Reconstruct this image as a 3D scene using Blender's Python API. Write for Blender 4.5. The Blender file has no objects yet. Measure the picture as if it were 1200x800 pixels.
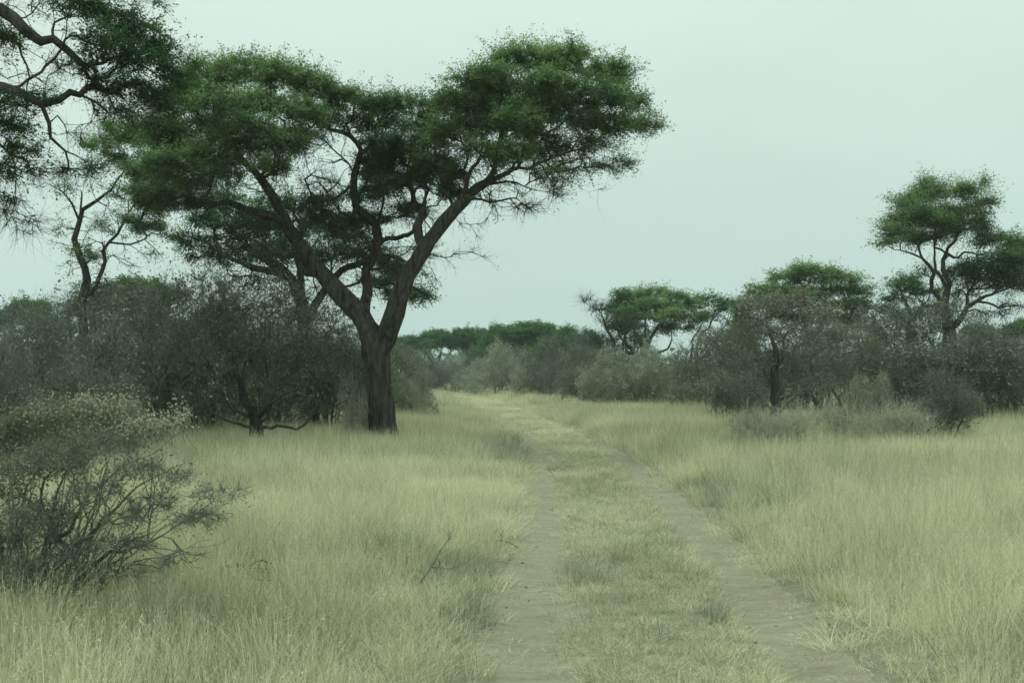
import bpy, math, time
import numpy as np
from mathutils import Vector

# ------------------------------------------------------------------ camera, sky, sun
SC = bpy.context.scene
COL = SC.collection
F, H, HOR = 1500.0, 1.75, 440.0          # focal length in photo pixels, eye height, horizon row

cam_d = bpy.data.cameras.new('camera')
cam_d.sensor_width = 36.0
cam_d.lens = 36.0 * F / 1200.0
cam_d.shift_y = (HOR - 400.0) / 1200.0
cam_d.clip_start = 0.1
cam_d.clip_end = 6000.0
cam = bpy.data.objects.new('camera', cam_d)
cam.location = (0, 0, H)
cam.rotation_euler = (math.radians(90), 0, 0)
COL.objects.link(cam)
SC.camera = cam

SUN_EL, SUN_AZ = math.radians(58), math.radians(-35)      # azimuth from +Y towards +X
world = bpy.data.worlds.new('World')
SC.world = world
world.use_nodes = True
nt = world.node_tree
nt.nodes.clear()
def N(t, typ, **kw):
    n = t.nodes.new(typ)
    for k, v in kw.items():
        setattr(n, k, v)
    return n
out = N(nt, 'ShaderNodeOutputWorld')
mixs = N(nt, 'ShaderNodeMixShader')
sky = N(nt, 'ShaderNodeTexSky')
sky.sky_type = 'NISHITA'
sky.sun_disc = False
sky.sun_elevation = SUN_EL
sky.sun_rotation = SUN_AZ
sky.dust_density = 5.0
bg1 = N(nt, 'ShaderNodeBackground'); bg1.inputs['Strength'].default_value = 0.10
bg2 = N(nt, 'ShaderNodeBackground'); bg2.inputs['Strength'].default_value = 1.0
tc = N(nt, 'ShaderNodeTexCoord')
sep = N(nt, 'ShaderNodeSeparateXYZ')
ramp = N(nt, 'ShaderNodeValToRGB')           # thin even overcast: brighter towards the zenith
cr = ramp.color_ramp
cr.elements[0].position = 0.0; cr.elements[0].color = (0.50, 0.66, 0.615, 1)
cr.elements[1].position = 1.0; cr.elements[1].color = (1.02, 1.38, 1.22, 1)
e = cr.elements.new(0.28); e.color = (0.665, 0.82, 0.735, 1)
e = cr.elements.new(0.12); e.color = (0.56, 0.725, 0.665, 1)
nz = N(nt, 'ShaderNodeTexNoise'); nz.inputs['Scale'].default_value = 2.6; nz.inputs['Detail'].default_value = 5
nz.inputs['Roughness'].default_value = 0.55
mp = N(nt, 'ShaderNodeMapping'); mp.inputs['Scale'].default_value = (1.0, 1.0, 2.0)
mr = N(nt, 'ShaderNodeMapRange'); mr.inputs[1].default_value = 0.35; mr.inputs[2].default_value = 0.65
mr.inputs[3].default_value = 0.97; mr.inputs[4].default_value = 1.05
vm = N(nt, 'ShaderNodeVectorMath', operation='SCALE')
L = nt.links.new
L(tc.outputs['Generated'], sep.inputs[0]); L(sep.outputs['Z'], ramp.inputs[0])
L(tc.outputs['Generated'], mp.inputs[0]); L(mp.outputs[0], nz.inputs['Vector'])
L(nz.outputs['Fac'], mr.inputs[0])
L(ramp.outputs[0], vm.inputs[0]); L(mr.outputs[0], vm.inputs['Scale'])
L(vm.outputs[0], bg2.inputs['Color']); L(sky.outputs[0], bg1.inputs['Color'])
mixs.inputs[0].default_value = 0.93
L(bg1.outputs[0], mixs.inputs[1]); L(bg2.outputs[0], mixs.inputs[2]); L(mixs.outputs[0], out.inputs[0])

sun_d = bpy.data.lights.new('sun', 'SUN')
sun_d.energy = 1.5
sun_d.angle = math.radians(14)
sun_d.color = (0.86, 1.0, 0.85)
sun = bpy.data.objects.new('sun', sun_d)
dv = Vector((math.sin(SUN_AZ) * math.cos(SUN_EL), math.cos(SUN_AZ) * math.cos(SUN_EL), math.sin(SUN_EL)))
sun.rotation_euler = dv.to_track_quat('Z', 'Y').to_euler()
COL.objects.link(sun)

vs = SC.view_settings
vs.view_transform = 'Standard'
vs.look = 'None'
vs.exposure = 0.08
vs.gamma = 1.0
cy = SC.cycles
cy.max_bounces = 5
cy.diffuse_bounces = 3
cy.transmission_bounces = 3
cy.glossy_bounces = 1
cy.volume_bounces = 1
cy.transparent_max_bounces = 8
cy.use_denoising = True
cy.filter_width = 1.55
SC.render.use_motion_blur = False

# ------------------------------------------------------------------ small tools
def W(px, py, Y):
    return np.array([(px - 600.0) / F * Y, Y, H - (py - HOR) / F * Y])

def tag(o, label=None, cat=None, group=None, kind=None):
    if label: o['label'] = label
    if cat: o['category'] = cat
    if group: o['group'] = group
    if kind: o['kind'] = kind
    return o

def empty(name, loc=(0, 0, 0), rz=0.0):
    o = bpy.data.objects.new(name, None)
    o.location = loc
    o.rotation_euler = (0, 0, rz)
    o.empty_display_size = 0.3
    COL.objects.link(o)
    return o

def make_mesh(name, V, F_list, mat=None, smooth=False, attrs=None):
    """V (n,3); F_list list of int arrays (m,k)."""
    me = bpy.data.meshes.new(name)
    V = np.ascontiguousarray(V, dtype=np.float32)
    F_list = [np.asarray(f, dtype=np.int32) for f in F_list if len(f)]
    loops = np.concatenate([f.ravel() for f in F_list])
    tot = np.concatenate([np.full(len(f), f.shape[1], dtype=np.int32) for f in F_list])
    start = np.concatenate([[0], np.cumsum(tot)[:-1]]).astype(np.int32)
    me.vertices.add(len(V)); me.vertices.foreach_set('co', V.ravel())
    me.loops.add(len(loops)); me.loops.foreach_set('vertex_index', loops)
    me.polygons.add(len(tot)); me.polygons.foreach_set('loop_start', start)
    me.polygons.foreach_set('loop_total', tot)
    if smooth:
        me.polygons.foreach_set('use_smooth', np.ones(len(tot), dtype=bool))
    if attrs:
        for k, a in attrs.items():
            at = me.attributes.new(k, 'FLOAT', 'POINT')
            at.data.foreach_set('value', np.ascontiguousarray(a, dtype=np.float32))
    me.update(calc_edges=True)
    if mat: me.materials.append(mat)
    return me

def link(name, me, parent=None, loc=None):
    o = bpy.data.objects.new(name, me)
    COL.objects.link(o)
    if parent is not None: o.parent = parent
    if loc is not None: o.location = loc
    return o

def copy_thing(root, loc, rz, scale):
    r = root.copy(); COL.objects.link(r)
    for ch in [c for c in COL.objects if c.parent == root]:
        c = ch.copy(); COL.objects.link(c); c.parent = r
    r.location = loc; r.rotation_euler = (0, 0, rz); r.scale = scale
    return r

def unit(v):
    return v / (np.linalg.norm(v, axis=-1, keepdims=True) + 1e-9)

# ------------------------------------------------------------------ materials
def newmat(name):
    m = bpy.data.materials.new(name)
    m.use_nodes = True
    m.node_tree.nodes.clear()
    return m, m.node_tree

def ramp_node(t, stops):
    r = N(t, 'ShaderNodeValToRGB')
    c = r.color_ramp
    c.elements[0].position = stops[0][0]; c.elements[0].color = (*stops[0][1], 1)
    c.elements[1].position = stops[-1][0]; c.elements[1].color = (*stops[-1][1], 1)
    for p, col in stops[1:-1]:
        e = c.elements.new(p); e.color = (*col, 1)
    return r

def leaf_mat(name, stops, transl=0.3, attr='tint', instancer=False):
    """leaf or blade: colour picked by a per leaf value, diffuse with some light through it"""
    m, t = newmat(name)
    o = N(t, 'ShaderNodeOutputMaterial')
    a = N(t, 'ShaderNodeAttribute'); a.attribute_name = attr
    src = a.outputs['Fac']
    if instancer:
        a.attribute_type = 'INSTANCER'
        oi = N(t, 'ShaderNodeObjectInfo')
        g = N(t, 'ShaderNodeAttribute'); g.attribute_name = 'tint'
        m1 = N(t, 'ShaderNodeMath', operation='MULTIPLY_ADD'); m1.inputs[1].default_value = 0.46; m1.inputs[2].default_value = -0.23
        t.links.new(oi.outputs['Random'], m1.inputs[0])
        m2 = N(t, 'ShaderNodeMath', operation='MULTIPLY_ADD'); m2.inputs[1].default_value = 0.8; m2.inputs[2].default_value = -0.4
        t.links.new(g.outputs['Fac'], m2.inputs[0])
        a1 = N(t, 'ShaderNodeMath', operation='ADD'); a2 = N(t, 'ShaderNodeMath', operation='ADD')
        t.links.new(src, a1.inputs[0]); t.links.new(m1.outputs[0], a1.inputs[1])
        t.links.new(a1.outputs[0], a2.inputs[0]); t.links.new(m2.outputs[0], a2.inputs[1])
        src = a2.outputs[0]
    r = ramp_node(t, stops)
    t.links.new(src, r.inputs[0])
    d = N(t, 'ShaderNodeBsdfDiffuse'); tr = N(t, 'ShaderNodeBsdfTranslucent')
    mx = N(t, 'ShaderNodeMixShader'); mx.inputs[0].default_value = transl
    t.links.new(r.outputs[0], d.inputs[0]); t.links.new(r.outputs[0], tr.inputs[0])
    t.links.new(d.outputs[0], mx.inputs[1]); t.links.new(tr.outputs[0], mx.inputs[2])
    t.links.new(mx.outputs[0], o.inputs[0])
    return m

def bark_mat(name, c1, c2, scale=9.0, bump=0.6, stem=False):
    m, t = newmat(name)
    o = N(t, 'ShaderNodeOutputMaterial')
    co = N(t, 'ShaderNodeTexCoord')
    mp = N(t, 'ShaderNodeMapping'); mp.inputs['Scale'].default_value = (scale, scale, scale * 0.16)
    n1 = N(t, 'ShaderNodeTexNoise'); n1.inputs['Scale'].default_value = 1.0; n1.inputs['Detail'].default_value = 6
    n1.inputs['Distortion'].default_value = 0.6; n1.inputs['Roughness'].default_value = 0.65
    t.links.new(co.outputs['Object'], mp.inputs[0]); t.links.new(mp.outputs[0], n1.inputs['Vector'])
    r = ramp_node(t, [(0.3, c1), (0.72, c2)])
    t.links.new(n1.outputs['Fac'], r.inputs[0])
    b = N(t, 'ShaderNodeBump'); b.inputs['Strength'].default_value = bump; b.inputs['Distance'].default_value = 0.12
    t.links.new(n1.outputs['Fac'], b.inputs['Height'])
    p = N(t, 'ShaderNodeBsdfDiffuse'); p.inputs['Roughness'].default_value = 0.6
    csock = r.outputs[0]
    if stem:                                   # old thick stems have dark bark, young twigs are paler
        at = N(t, 'ShaderNodeAttribute'); at.attribute_name = 'thin'
        r2 = ramp_node(t, [(0.3, tuple(.28 * q for q in c1)), (0.72, tuple(.42 * q for q in c2))])
        t.links.new(n1.outputs['Fac'], r2.inputs[0])
        mx = N(t, 'ShaderNodeMix'); mx.data_type = 'RGBA'
        t.links.new(at.outputs['Fac'], mx.inputs[0]); t.links.new(r2.outputs[0], mx.inputs[6]); t.links.new(r.outputs[0], mx.inputs[7])
        csock = mx.outputs[2]
    t.links.new(csock, p.inputs[0]); t.links.new(b.outputs[0], p.inputs['Normal'])
    t.links.new(p.outputs[0], o.inputs[0])
    return m

M = {}
M['bark'] = bark_mat('bark_dark', (0.022, 0.020, 0.018), (0.15, 0.135, 0.12), 10, .9)
M['bark_bare'] = bark_mat('bark_bare', (0.05, 0.048, 0.043), (0.16, 0.15, 0.132), 8, stem=True)
M['twig_grey'] = bark_mat('twig_grey', (0.17, 0.168, 0.145), (0.42, 0.405, 0.35), 5, stem=True)
M['twig_brown'] = bark_mat('twig_brown', (0.11, 0.118, 0.098), (0.31, 0.315, 0.262), 5, stem=True)
M['twig_pale'] = bark_mat('twig_pale', (0.33, 0.31, 0.24), (0.66, 0.62, 0.48), 5, stem=True)
M['dead_wood'] = bark_mat('dead_wood', (0.03, 0.028, 0.025), (0.11, 0.10, 0.085), 12)
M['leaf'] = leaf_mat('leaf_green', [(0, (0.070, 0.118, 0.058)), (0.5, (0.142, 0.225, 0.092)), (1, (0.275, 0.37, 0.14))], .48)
M['leaf_dark'] = leaf_mat('leaf_dark_green', [(0, (0.05, 0.095, 0.046)), (0.5, (0.09, 0.168, 0.066)), (1, (0.17, 0.27, 0.095))], .42)
M['leaf_far'] = leaf_mat('leaf_far_green', [(0, (0.054, 0.106, 0.048)), (0.5, (0.095, 0.178, 0.064)), (1, (0.165, 0.27, 0.088))], .42)
M['leaf_greygreen'] = leaf_mat('leaf_grey_green', [(0, (0.19, 0.215, 0.15)), (0.5, (0.34, 0.37, 0.26)), (1, (0.54, 0.57, 0.42))])
M['leaf_brown'] = leaf_mat('leaf_brown', [(0, (0.095, 0.102, 0.075)), (0.5, (0.185, 0.188, 0.138)), (1, (0.40, 0.385, 0.28))])
M['leaf_dull'] = leaf_mat('leaf_dull', [(0, (0.09, 0.115, 0.08)), (0.5, (0.20, 0.23, 0.155)), (1, (0.42, 0.45, 0.32))])
M['leaf_olive'] = leaf_mat('leaf_olive', [(0, (0.11, 0.125, 0.08)), (0.5, (0.2, 0.21, 0.135)), (1, (0.42, 0.415, 0.31))])
M['straw'] = leaf_mat('straw', [(0, (0.26, 0.25, 0.18)), (0.3, (0.47, 0.445, 0.295)), (0.6, (0.69, 0.64, 0.425)), (1, (0.89, 0.84, 0.62))], 0.32, 'tone', True)
M['straw_grey'] = leaf_mat('straw_grey', [(0, (0.19, 0.195, 0.15)), (0.5, (0.36, 0.36, 0.27)), (1, (0.56, 0.55, 0.42))], 0.25, 'tone', True)
M['straw_brown'] = leaf_mat('straw_brown', [(0, (0.11, 0.09, 0.06)), (0.5, (0.22, 0.17, 0.10)), (1, (0.36, 0.30, 0.18))], 0.25, 'tone', True)

# ------------------------------------------------------------------ value noise (numpy)
_rs = np.random.default_rng(5)
_T = _rs.random((256, 256))
def vnoise(x, y, s):
    x = np.asarray(x) / s + 1000.0; y = np.asarray(y) / s + 1000.0
    xi = np.floor(x).astype(int); yi = np.floor(y).astype(int)
    fx = x - xi; fy = y - yi
    fx = fx * fx * (3 - 2 * fx); fy = fy * fy * (3 - 2 * fy)
    a = _T[xi % 256, yi % 256]; b = _T[(xi + 1) % 256, yi % 256]
    c = _T[xi % 256, (yi + 1) % 256]; d = _T[(xi + 1) % 256, (yi + 1) % 256]
    return (a * (1 - fx) + b * fx) * (1 - fy) + (c * (1 - fx) + d * fx) * fy
def fbm(x, y, s, o=4):
    v = 0; w = 0
    for k in range(o):
        v = v + vnoise(x + 17.3 * k, y - 9.1 * k, s / 2 ** k) / 2 ** k; w += 1 / 2 ** k
    return v / w

# ------------------------------------------------------------------ track and ground
_cy = np.array([-30, 0, 7.3, 14, 22, 30, 40, 52, 66, 80, 105, 131, 175, 230, 300, 6000.])
_cx = np.array([0.7, 0.85, 0.93, 1.22, 1.42, 1.45, 1.15, 0.45, -0.45, -1.4, -3.3, -5.2, -9.3, -17, -30, -30.])
def tc_x(y):
    y = np.asarray(y, dtype=float)
    s = 0
    for d in (-4, -2, 0, 2, 4):
        s = s + np.interp(y + d * (0.3 + np.abs(y) / 60), _cy, _cx)
    return s / 5
def track_off(x, y):
    return x - tc_x(y)
def rut_prof(d):
    a = np.abs(np.abs(d) - 0.865)
    return -0.07 * np.clip(1 - (a / 0.42) ** 2, 0, 1) - 0.0
def ground_z(x, y):
    d = track_off(x, y)
    far = np.clip(1 - np.abs(d) / 60, 0, 1)
    return rut_prof(d) + (fbm(x, y, 3.0, 3) - 0.5) * 0.10 * np.clip(np.abs(d) / 2.0, 0.15, 1) * far

def sheet(us, vs_):
    U, Vv = np.meshgrid(us, vs_)
    X = tc_x(Vv) + U
    Z = ground_z(X, Vv)
    n, m = U.shape
    idx = np.arange(n * m).reshape(n, m)
    q = np.stack([idx[:-1, :-1], idx[:-1, 1:], idx[1:, 1:], idx[1:, :-1]], -1).reshape(-1, 4)
    return np.stack([X, Vv, Z], -1).reshape(-1, 3), q

def soil_mat(name, stops, big=0.35, bump=0.5, tread=False):
    m, t = newmat(name)
    o = N(t, 'ShaderNodeOutputMaterial'); co = N(t, 'ShaderNodeTexCoord')
    n1 = N(t, 'ShaderNodeTexNoise'); n1.inputs['Scale'].default_value = big; n1.inputs['Detail'].default_value = 8
    n1.inputs['Roughness'].default_value = 0.72
    n2 = N(t, 'ShaderNodeTexNoise'); n2.inputs['Scale'].default_value = 26; n2.inputs['Detail'].default_value = 6
    n2.inputs['Roughness'].default_value = 0.75
    n3 = N(t, 'ShaderNodeTexNoise'); n3.inputs['Scale'].default_value = 4.5; n3.inputs['Detail'].default_value = 5
    for n in (n1, n2): t.links.new(co.outputs['Object'], n.inputs['Vector'])
    mp = N(t, 'ShaderNodeMapping'); mp.inputs['Scale'].default_value = (0.55, 2.0, 1.0)
    t.links.new(co.outputs['Object'], mp.inputs[0]); t.links.new(mp.outputs[0], n3.inputs['Vector'])
    ad = N(t, 'ShaderNodeMath', operation='MULTIPLY_ADD'); ad.inputs[1].default_value = 0.45
    t.links.new(n2.outputs['Fac'], ad.inputs[0])
    ml = N(t, 'ShaderNodeMath', operation='MULTIPLY'); ml.inputs[1].default_value = 0.3
    t.links.new(n1.outputs['Fac'], ml.inputs[0])
    ml2 = N(t, 'ShaderNodeMath', operation='MULTIPLY_ADD'); ml2.inputs[1].default_value = 0.3
    t.links.new(n3.outputs['Fac'], ml2.inputs[0]); t.links.new(ml.outputs[0], ml2.inputs[2])
    t.links.new(ml2.outputs[0], ad.inputs[2])
    r = ramp_node(t, stops)
    t.links.new(ad.outputs[0], r.inputs[0])
    b = N(t, 'ShaderNodeBump'); b.inputs['Strength'].default_value = bump; b.inputs['Distance'].default_value = 0.06
    t.links.new(ad.outputs[0], b.inputs['Height'])
    d = N(t, 'ShaderNodeBsdfDiffuse'); d.inputs['Roughness'].default_value = 0.8
    t.links.new(r.outputs[0], d.inputs[0]); t.links.new(b.outputs[0], d.inputs['Normal'])
    t.links.new(d.outputs[0], o.inputs[0])
    return m

M['ground'] = soil_mat('ground_litter', [(0.3, (0.13, 0.115, 0.082)), (0.46, (0.23, 0.205, 0.145)), (0.58, (0.295, 0.265, 0.188)), (0.7, (0.37, 0.335, 0.24))])
M['sand'] = soil_mat('track_sand', [(0.30, (0.13, 0.11, 0.085)), (0.43, (0.31, 0.265, 0.195)), (0.56, (0.40, 0.345, 0.255)), (0.72, (0.49, 0.43, 0.32))], 0.6, 0.9)

us = np.concatenate([-np.geomspace(2600, 3.2, 46), np.linspace(-3, 3, 61), np.geomspace(3.2, 2600, 46)])
vsy = np.concatenate([np.linspace(-40, 0, 11), np.linspace(0.5, 60, 200), np.geomspace(61, 2600, 70)])
V_, Q_ = sheet(us, vsy)
ground = tag(link('ground', make_mesh('ground', V_, [Q_], M['ground'], True)), 'dry savanna ground under the straw grass', 'ground', kind='structure')

# two sandy wheel ruts, a fine sheet each, a little proud of the ground
vv = np.concatenate([np.arange(-4, 32, 0.05), np.arange(32, 220, 0.4)])
allV, allQ, off = [], [], 0
rg = np.random.default_rng(11)
for s in (-1, 1):
    k = 22
    tt = np.linspace(-1, 1, k)
    Vg, T = np.meshgrid(vv, tt, indexing='ij')
    wl = 0.37 + 0.16 * (fbm(Vg * 0 + 3.0 * s, Vg, 1.4, 3) - 0.5)
    wr = 0.37 + 0.16 * (fbm(Vg * 0 + 40.0 * s, Vg, 1.2, 3) - 0.5)
    U = s * 0.865 + np.where(T < 0, T * wl, T * wr)
    X = tc_x(Vg) + U
    Z = ground_z(X, Vg) + 0.006 + 0.022 * (fbm(X, Vg * 2.0, 0.34, 4) - 0.4) * (1 - T ** 4) - 0.012 * np.abs(T) ** 6
    idx = np.arange(Vg.size).reshape(Vg.shape) + off
    allQ.append(np.stack([idx[:-1, :-1], idx[:-1, 1:], idx[1:, 1:], idx[1:, :-1]], -1).reshape(-1, 4))
    allV.append(np.stack([X, Vg, Z], -1).reshape(-1, 3)); off += Vg.size
tag(link('dirt_track', make_mesh('dirt_track', np.concatenate(allV), [np.concatenate(allQ)], M['sand'], True)),
    'two sandy wheel ruts curving away through the grass', 'track', kind='structure')

# ------------------------------------------------------------------ branching skeleton
class Skel:
    def __init__(s, seed, cap=60000):
        s.P = np.zeros((cap, 3)); s.par = np.full(cap, -1, dtype=int); s.minr = np.zeros(cap)
        s.path = np.zeros(cap); s.ok = np.zeros(cap, dtype=bool); s.n = 0
        s.rg = np.random.default_rng(seed)
    def add(s, p, par, minr=0.0, ok=True):
        i = s.n
        s.P[i] = p; s.par[i] = par; s.minr[i] = minr; s.ok[i] = ok
        s.path[i] = 0 if par < 0 else s.path[par] + np.linalg.norm(s.P[i] - s.P[par])
        s.n += 1
        return i
    def limb(s, pts, root=False, step=0.3, wob=0.05, ok_from=0.0, attach=None):
        """pts: list of (x,y,z,r). Attaches to the nearest node unless root."""
        pts = np.array(pts, dtype=float)
        # catmull-rom
        P = np.vstack([2 * pts[0] - pts[1], pts, 2 * pts[-1] - pts[-2]])
        outp = []
        for i in range(1, len(P) - 2):
            seg = np.linalg.norm(P[i + 1, :3] - P[i, :3]); m = max(1, int(seg / step))
            for k in range(m):
                t = k / m
                a, b, c, d = P[i - 1], P[i], P[i + 1], P[i + 2]
                outp.append(0.5 * (2 * b + (c - a) * t + (2 * a - 5 * b + 4 * c - d) * t * t + (3 * b - a - 3 * c + d) * t ** 3))
        outp.append(P[-2])
        outp = np.array(outp)
        if len(outp) > 4:
            w = s.rg.normal(0, wob * 1.1, (len(outp), 3)); w[1:] = 0.5 * (w[1:] + w[:-1])
            kk = s.rg.normal(0, wob * 1.5, (len(outp) // 3 + 2, 3))            # slower kinks
            ii = np.arange(len(outp)) / 3.0; i0 = ii.astype(int); ff = (ii - i0)[:, None]
            w = w + kk[i0] * (1 - ff) + kk[i0 + 1] * ff
            w *= np.clip(np.arange(len(outp)) / 3.0, 0, 1)[:, None]
            w *= np.where(outp[:, 3:4] > .12, .5, 1.0)
            outp[:, :3] += w
        if root or s.n == 0:
            par = -1
        else:
            par = int(np.argmin(np.linalg.norm(s.P[:s.n] - outp[0, :3], axis=1)))
            if np.linalg.norm(s.P[par] - outp[0, :3]) < 1.5 * step:
                outp = outp[1:]
        for q in outp:
            par = s.add(q[:3], par, max(q[3], 0.002), q[2] >= ok_from)
        return par
    def colonize(s, A, bias=0.25, step=0.35, bend=0.35, jit=0.06, zpen=0.0, sag=0.0):
        if len(A) == 0: return np.zeros(0, dtype=int)
        base = s.P[:s.n][s.ok[:s.n]]
        d0 = np.array([np.min(np.sum((base - a) ** 2, 1)) for a in A])
        tips = np.zeros(len(A), dtype=int)
        for k in np.argsort(d0):
            a = A[k]; n = s.n
            dv = a - s.P[:n]
            d = np.sqrt((dv ** 2).sum(1))
            sc = d + bias * s.path[:n] + zpen * np.maximum(-dv[:, 2], 0)
            sc = np.where(s.ok[:n], sc, 1e9)
            j = int(np.argmin(sc)); dist = d[j]
            pj = s.par[j]
            pd = unit(s.P[j] - s.P[pj]) if pj >= 0 else np.array([0, 0, 1.])
            m = max(1, int(math.ceil(dist / step)))
            c = s.P[j] + pd * dist * bend + (a - s.P[j]) * (0.5 - bend * 0.5)
            c[2] += sag * dist
            p0 = s.P[j].copy(); last = j
            for q in range(1, m + 1):
                t = q / m
                p = (1 - t) ** 2 * p0 + 2 * t * (1 - t) * c + t * t * a
                if q < m: p = p + s.rg.normal(0, jit, 3) * min(1, dist)
                last = s.add(p, last)
            tips[k] = last
        return tips
    def radii(s, tip=0.006, p=2.3):
        n = s.n
        acc = np.zeros(n); r = np.zeros(n)
        for i in range(n - 1, -1, -1):
            r[i] = (acc[i] if acc[i] > 0 else tip ** p) ** (1 / p)
            if s.minr[i] > 0: r[i] = s.minr[i]
            if s.par[i] >= 0: acc[s.par[i]] += r[i] ** p
        for i in range(n):
            q = s.par[i]
            if q >= 0: r[i] = min(r[i], r[q] * 0.97 if s.minr[i] == 0 else r[i])
        s.r = r
        return r
    def mesh(s, rough=0.15):
        """-> V, quads: rings per node, tubes between them"""
        n = s.n; P = s.P[:n]; par = s.par[:n]; r = s.r
        main = np.full(n, -1, dtype=int); best = np.zeros(n)
        for i in range(1, n):
            q = par[i]
            if q >= 0 and r[i] > best[q]:
                best[q] = r[i]; main[q] = i
        chain_r = np.zeros(n)
        for i in range(n):
            q = par[i]
            chain_r[i] = chain_r[q] if (q >= 0 and main[q] == i) else r[i]
        cls = np.digitize(chain_r, [0.012, 0.035, 0.09])
        sides = np.array([3, 5, 8, 16])
        pp = np.where(par >= 0, par, 0)
        din = np.where((par >= 0)[:, None], P - P[pp], 0)
        dout = np.where((main >= 0)[:, None], P[np.where(main >= 0, main, 0)] - P, 0)
        D = unit(unit(din) + unit(dout))
        ref = unit(np.array([0.31, 0.92, 0.22]))
        def basis(D):
            u = np.cross(D, ref); bad = np.linalg.norm(u, axis=1) < 0.12
            u[bad] = np.cross(D[bad], np.array([1., 0, 0]))
            u = unit(u); return u, np.cross(D, u)
        VV, QQ, RR, off = [], [], [], 0
        rgx = np.random.default_rng(3)
        for c in range(4):
            k = sides[c]; sel = np.where(cls == c)[0]
            if not len(sel): continue
            ang = np.arange(k) / k * 2 * np.pi
            u, v = basis(D[sel])
            rr = np.repeat(r[sel][:, None], k, 1)
            if c == 3:
                z = s.path[sel][:, None]
                rr = rr * (1 + rough * (np.sin(ang * 3 + z * 1.3) * 0.5 + np.sin(ang * 5 - z * 2.1 + 1) * 0.35 + np.sin(ang * 8 + z * 0.7) * 0.5) + rgx.normal(0, rough * 0.35, rr.shape))
            ring = P[sel][:, None] + rr[..., None] * (np.cos(ang)[None, :, None] * u[:, None] + np.sin(ang)[None, :, None] * v[:, None])
            loc = np.full(n, -1); loc[sel] = np.arange(len(sel)) * k + off
            VV.append(ring.reshape(-1, 3)); RR.append(np.repeat(r[sel], k)); off += len(sel) * k
            q = par[sel]
            side = (q >= 0) & (main[q] != sel)
            cont = (q >= 0) & ~side
            # side branches: own start ring at the parent
            sb = sel[side]
            if len(sb):
                De = unit(P[sb] - P[par[sb]]); u, v = basis(De)
                r0 = np.minimum(r[par[sb]] * 0.9, r[sb] * 1.15)
                ring = P[par[sb]][:, None] + r0[:, None, None] * (np.cos(ang)[None, :, None] * u[:, None] + np.sin(ang)[None, :, None] * v[:, None])
                st = np.arange(len(sb)) * k + off
                VV.append(ring.reshape(-1, 3)); RR.append(np.repeat(r0, k)); off += len(sb) * k
                a0 = np.concatenate([loc[par[sel[cont]]], st]); a1 = np.concatenate([loc[sel[cont]], loc[sb]])
            else:
                a0 = loc[par[sel[cont]]]; a1 = loc[sel[cont]]
            g = np.arange(k); g1 = (g + 1) % k
            QQ.append(np.stack([a0[:, None] + g, a0[:, None] + g1, a1[:, None] + g1, a1[:, None] + g], -1).reshape(-1, 4))
        s.vr = np.concatenate(RR)
        return np.concatenate(VV), np.concatenate(QQ)

def spikes(rg, base, dirn, length, r, bendz=0.0):
    """thin tapering twigs: two-piece pyramids; base (n,3), dirn (n,3), length (n,)"""
    n = len(base); dirn = unit(dirn)
    u = unit(np.cross(dirn, rg.normal(0, 1, (n, 3)))); v = np.cross(dirn, u)
    mid = base + dirn * (length * 0.5)[:, None] + rg.normal(0, 0.10, (n, 3)) * length[:, None]
    tip = base + dirn * length[:, None] + rg.normal(0, 0.20, (n, 3)) * length[:, None]
    tip[:, 2] += bendz * length
    rr = np.broadcast_to(np.asarray(r, dtype=float), (n,))[:, None]
    V = []
    for k in range(3):
        a = k / 3 * 2 * math.pi
        V.append(base + rr * (math.cos(a) * u + math.sin(a) * v))
    for k in range(3):
        a = k / 3 * 2 * math.pi
        V.append(mid + 0.7 * rr * (math.cos(a) * u + math.sin(a) * v))
    V.append(tip)
    V = np.stack(V, 1).reshape(-1, 3)
    o = (np.arange(n) * 7)[:, None]
    q = np.concatenate([o + np.array([[k, (k + 1) % 3, 3 + (k + 1) % 3, 3 + k]]) for k in range(3)])
    t = np.concatenate([o + np.array([[3 + k, 3 + (k + 1) % 3, 6]]) for k in range(3)])
    return V, q, t, tip, mid

def leaves(rg, C, tint, l=0.06, w=0.022, up=0.9, droop=0.0):
    """diamond leaves at C with normals biased upwards"""
    n = len(C)
    nor = rg.normal(0, 1, (n, 3)); nor[:, 2] = np.abs(nor[:, 2]) + up; nor = unit(nor)
    a = rg.normal(0, 1, (n, 3)); a = unit(a - nor * (a * nor).sum(1, keepdims=True))
    b = np.cross(nor, a)
    L_ = (l * rg.uniform(0.55, 1.35, n))[:, None]; W_ = (w * rg.uniform(0.6, 1.3, n))[:, None]
    V = np.stack([C - a * L_ / 2, C + b * W_ / 2, C + a * L_ / 2, C - b * W_ / 2], 1).reshape(-1, 3)
    q = (np.arange(n) * 4)[:, None] + np.arange(4)[None]
    return V, q, np.repeat(tint, 4)

def clump_pts(rg, c, rad, n, top=0.45):
    """points through a flattened clump, more of them near its upper skin"""
    d = unit(rg.normal(0, 1, (n, 3)))
    k = rg.random(n) < top
    d[k, 2] = np.abs(d[k, 2])
    R = rg.random(n) ** (1 / 3); R[k] = rg.uniform(0.75, 1.05, k.sum())
    o = rg.random(n) < .03; R[o] *= rg.uniform(1.05, 1.15, o.sum())      # stray sprigs
    R *= 1 + 0.18 * np.sin(d[:, 0] * 5 + rg.random() * 6) * np.cos(d[:, 1] * 4 + rg.random() * 6)
    return c + d * R[:, None] * rad

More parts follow.
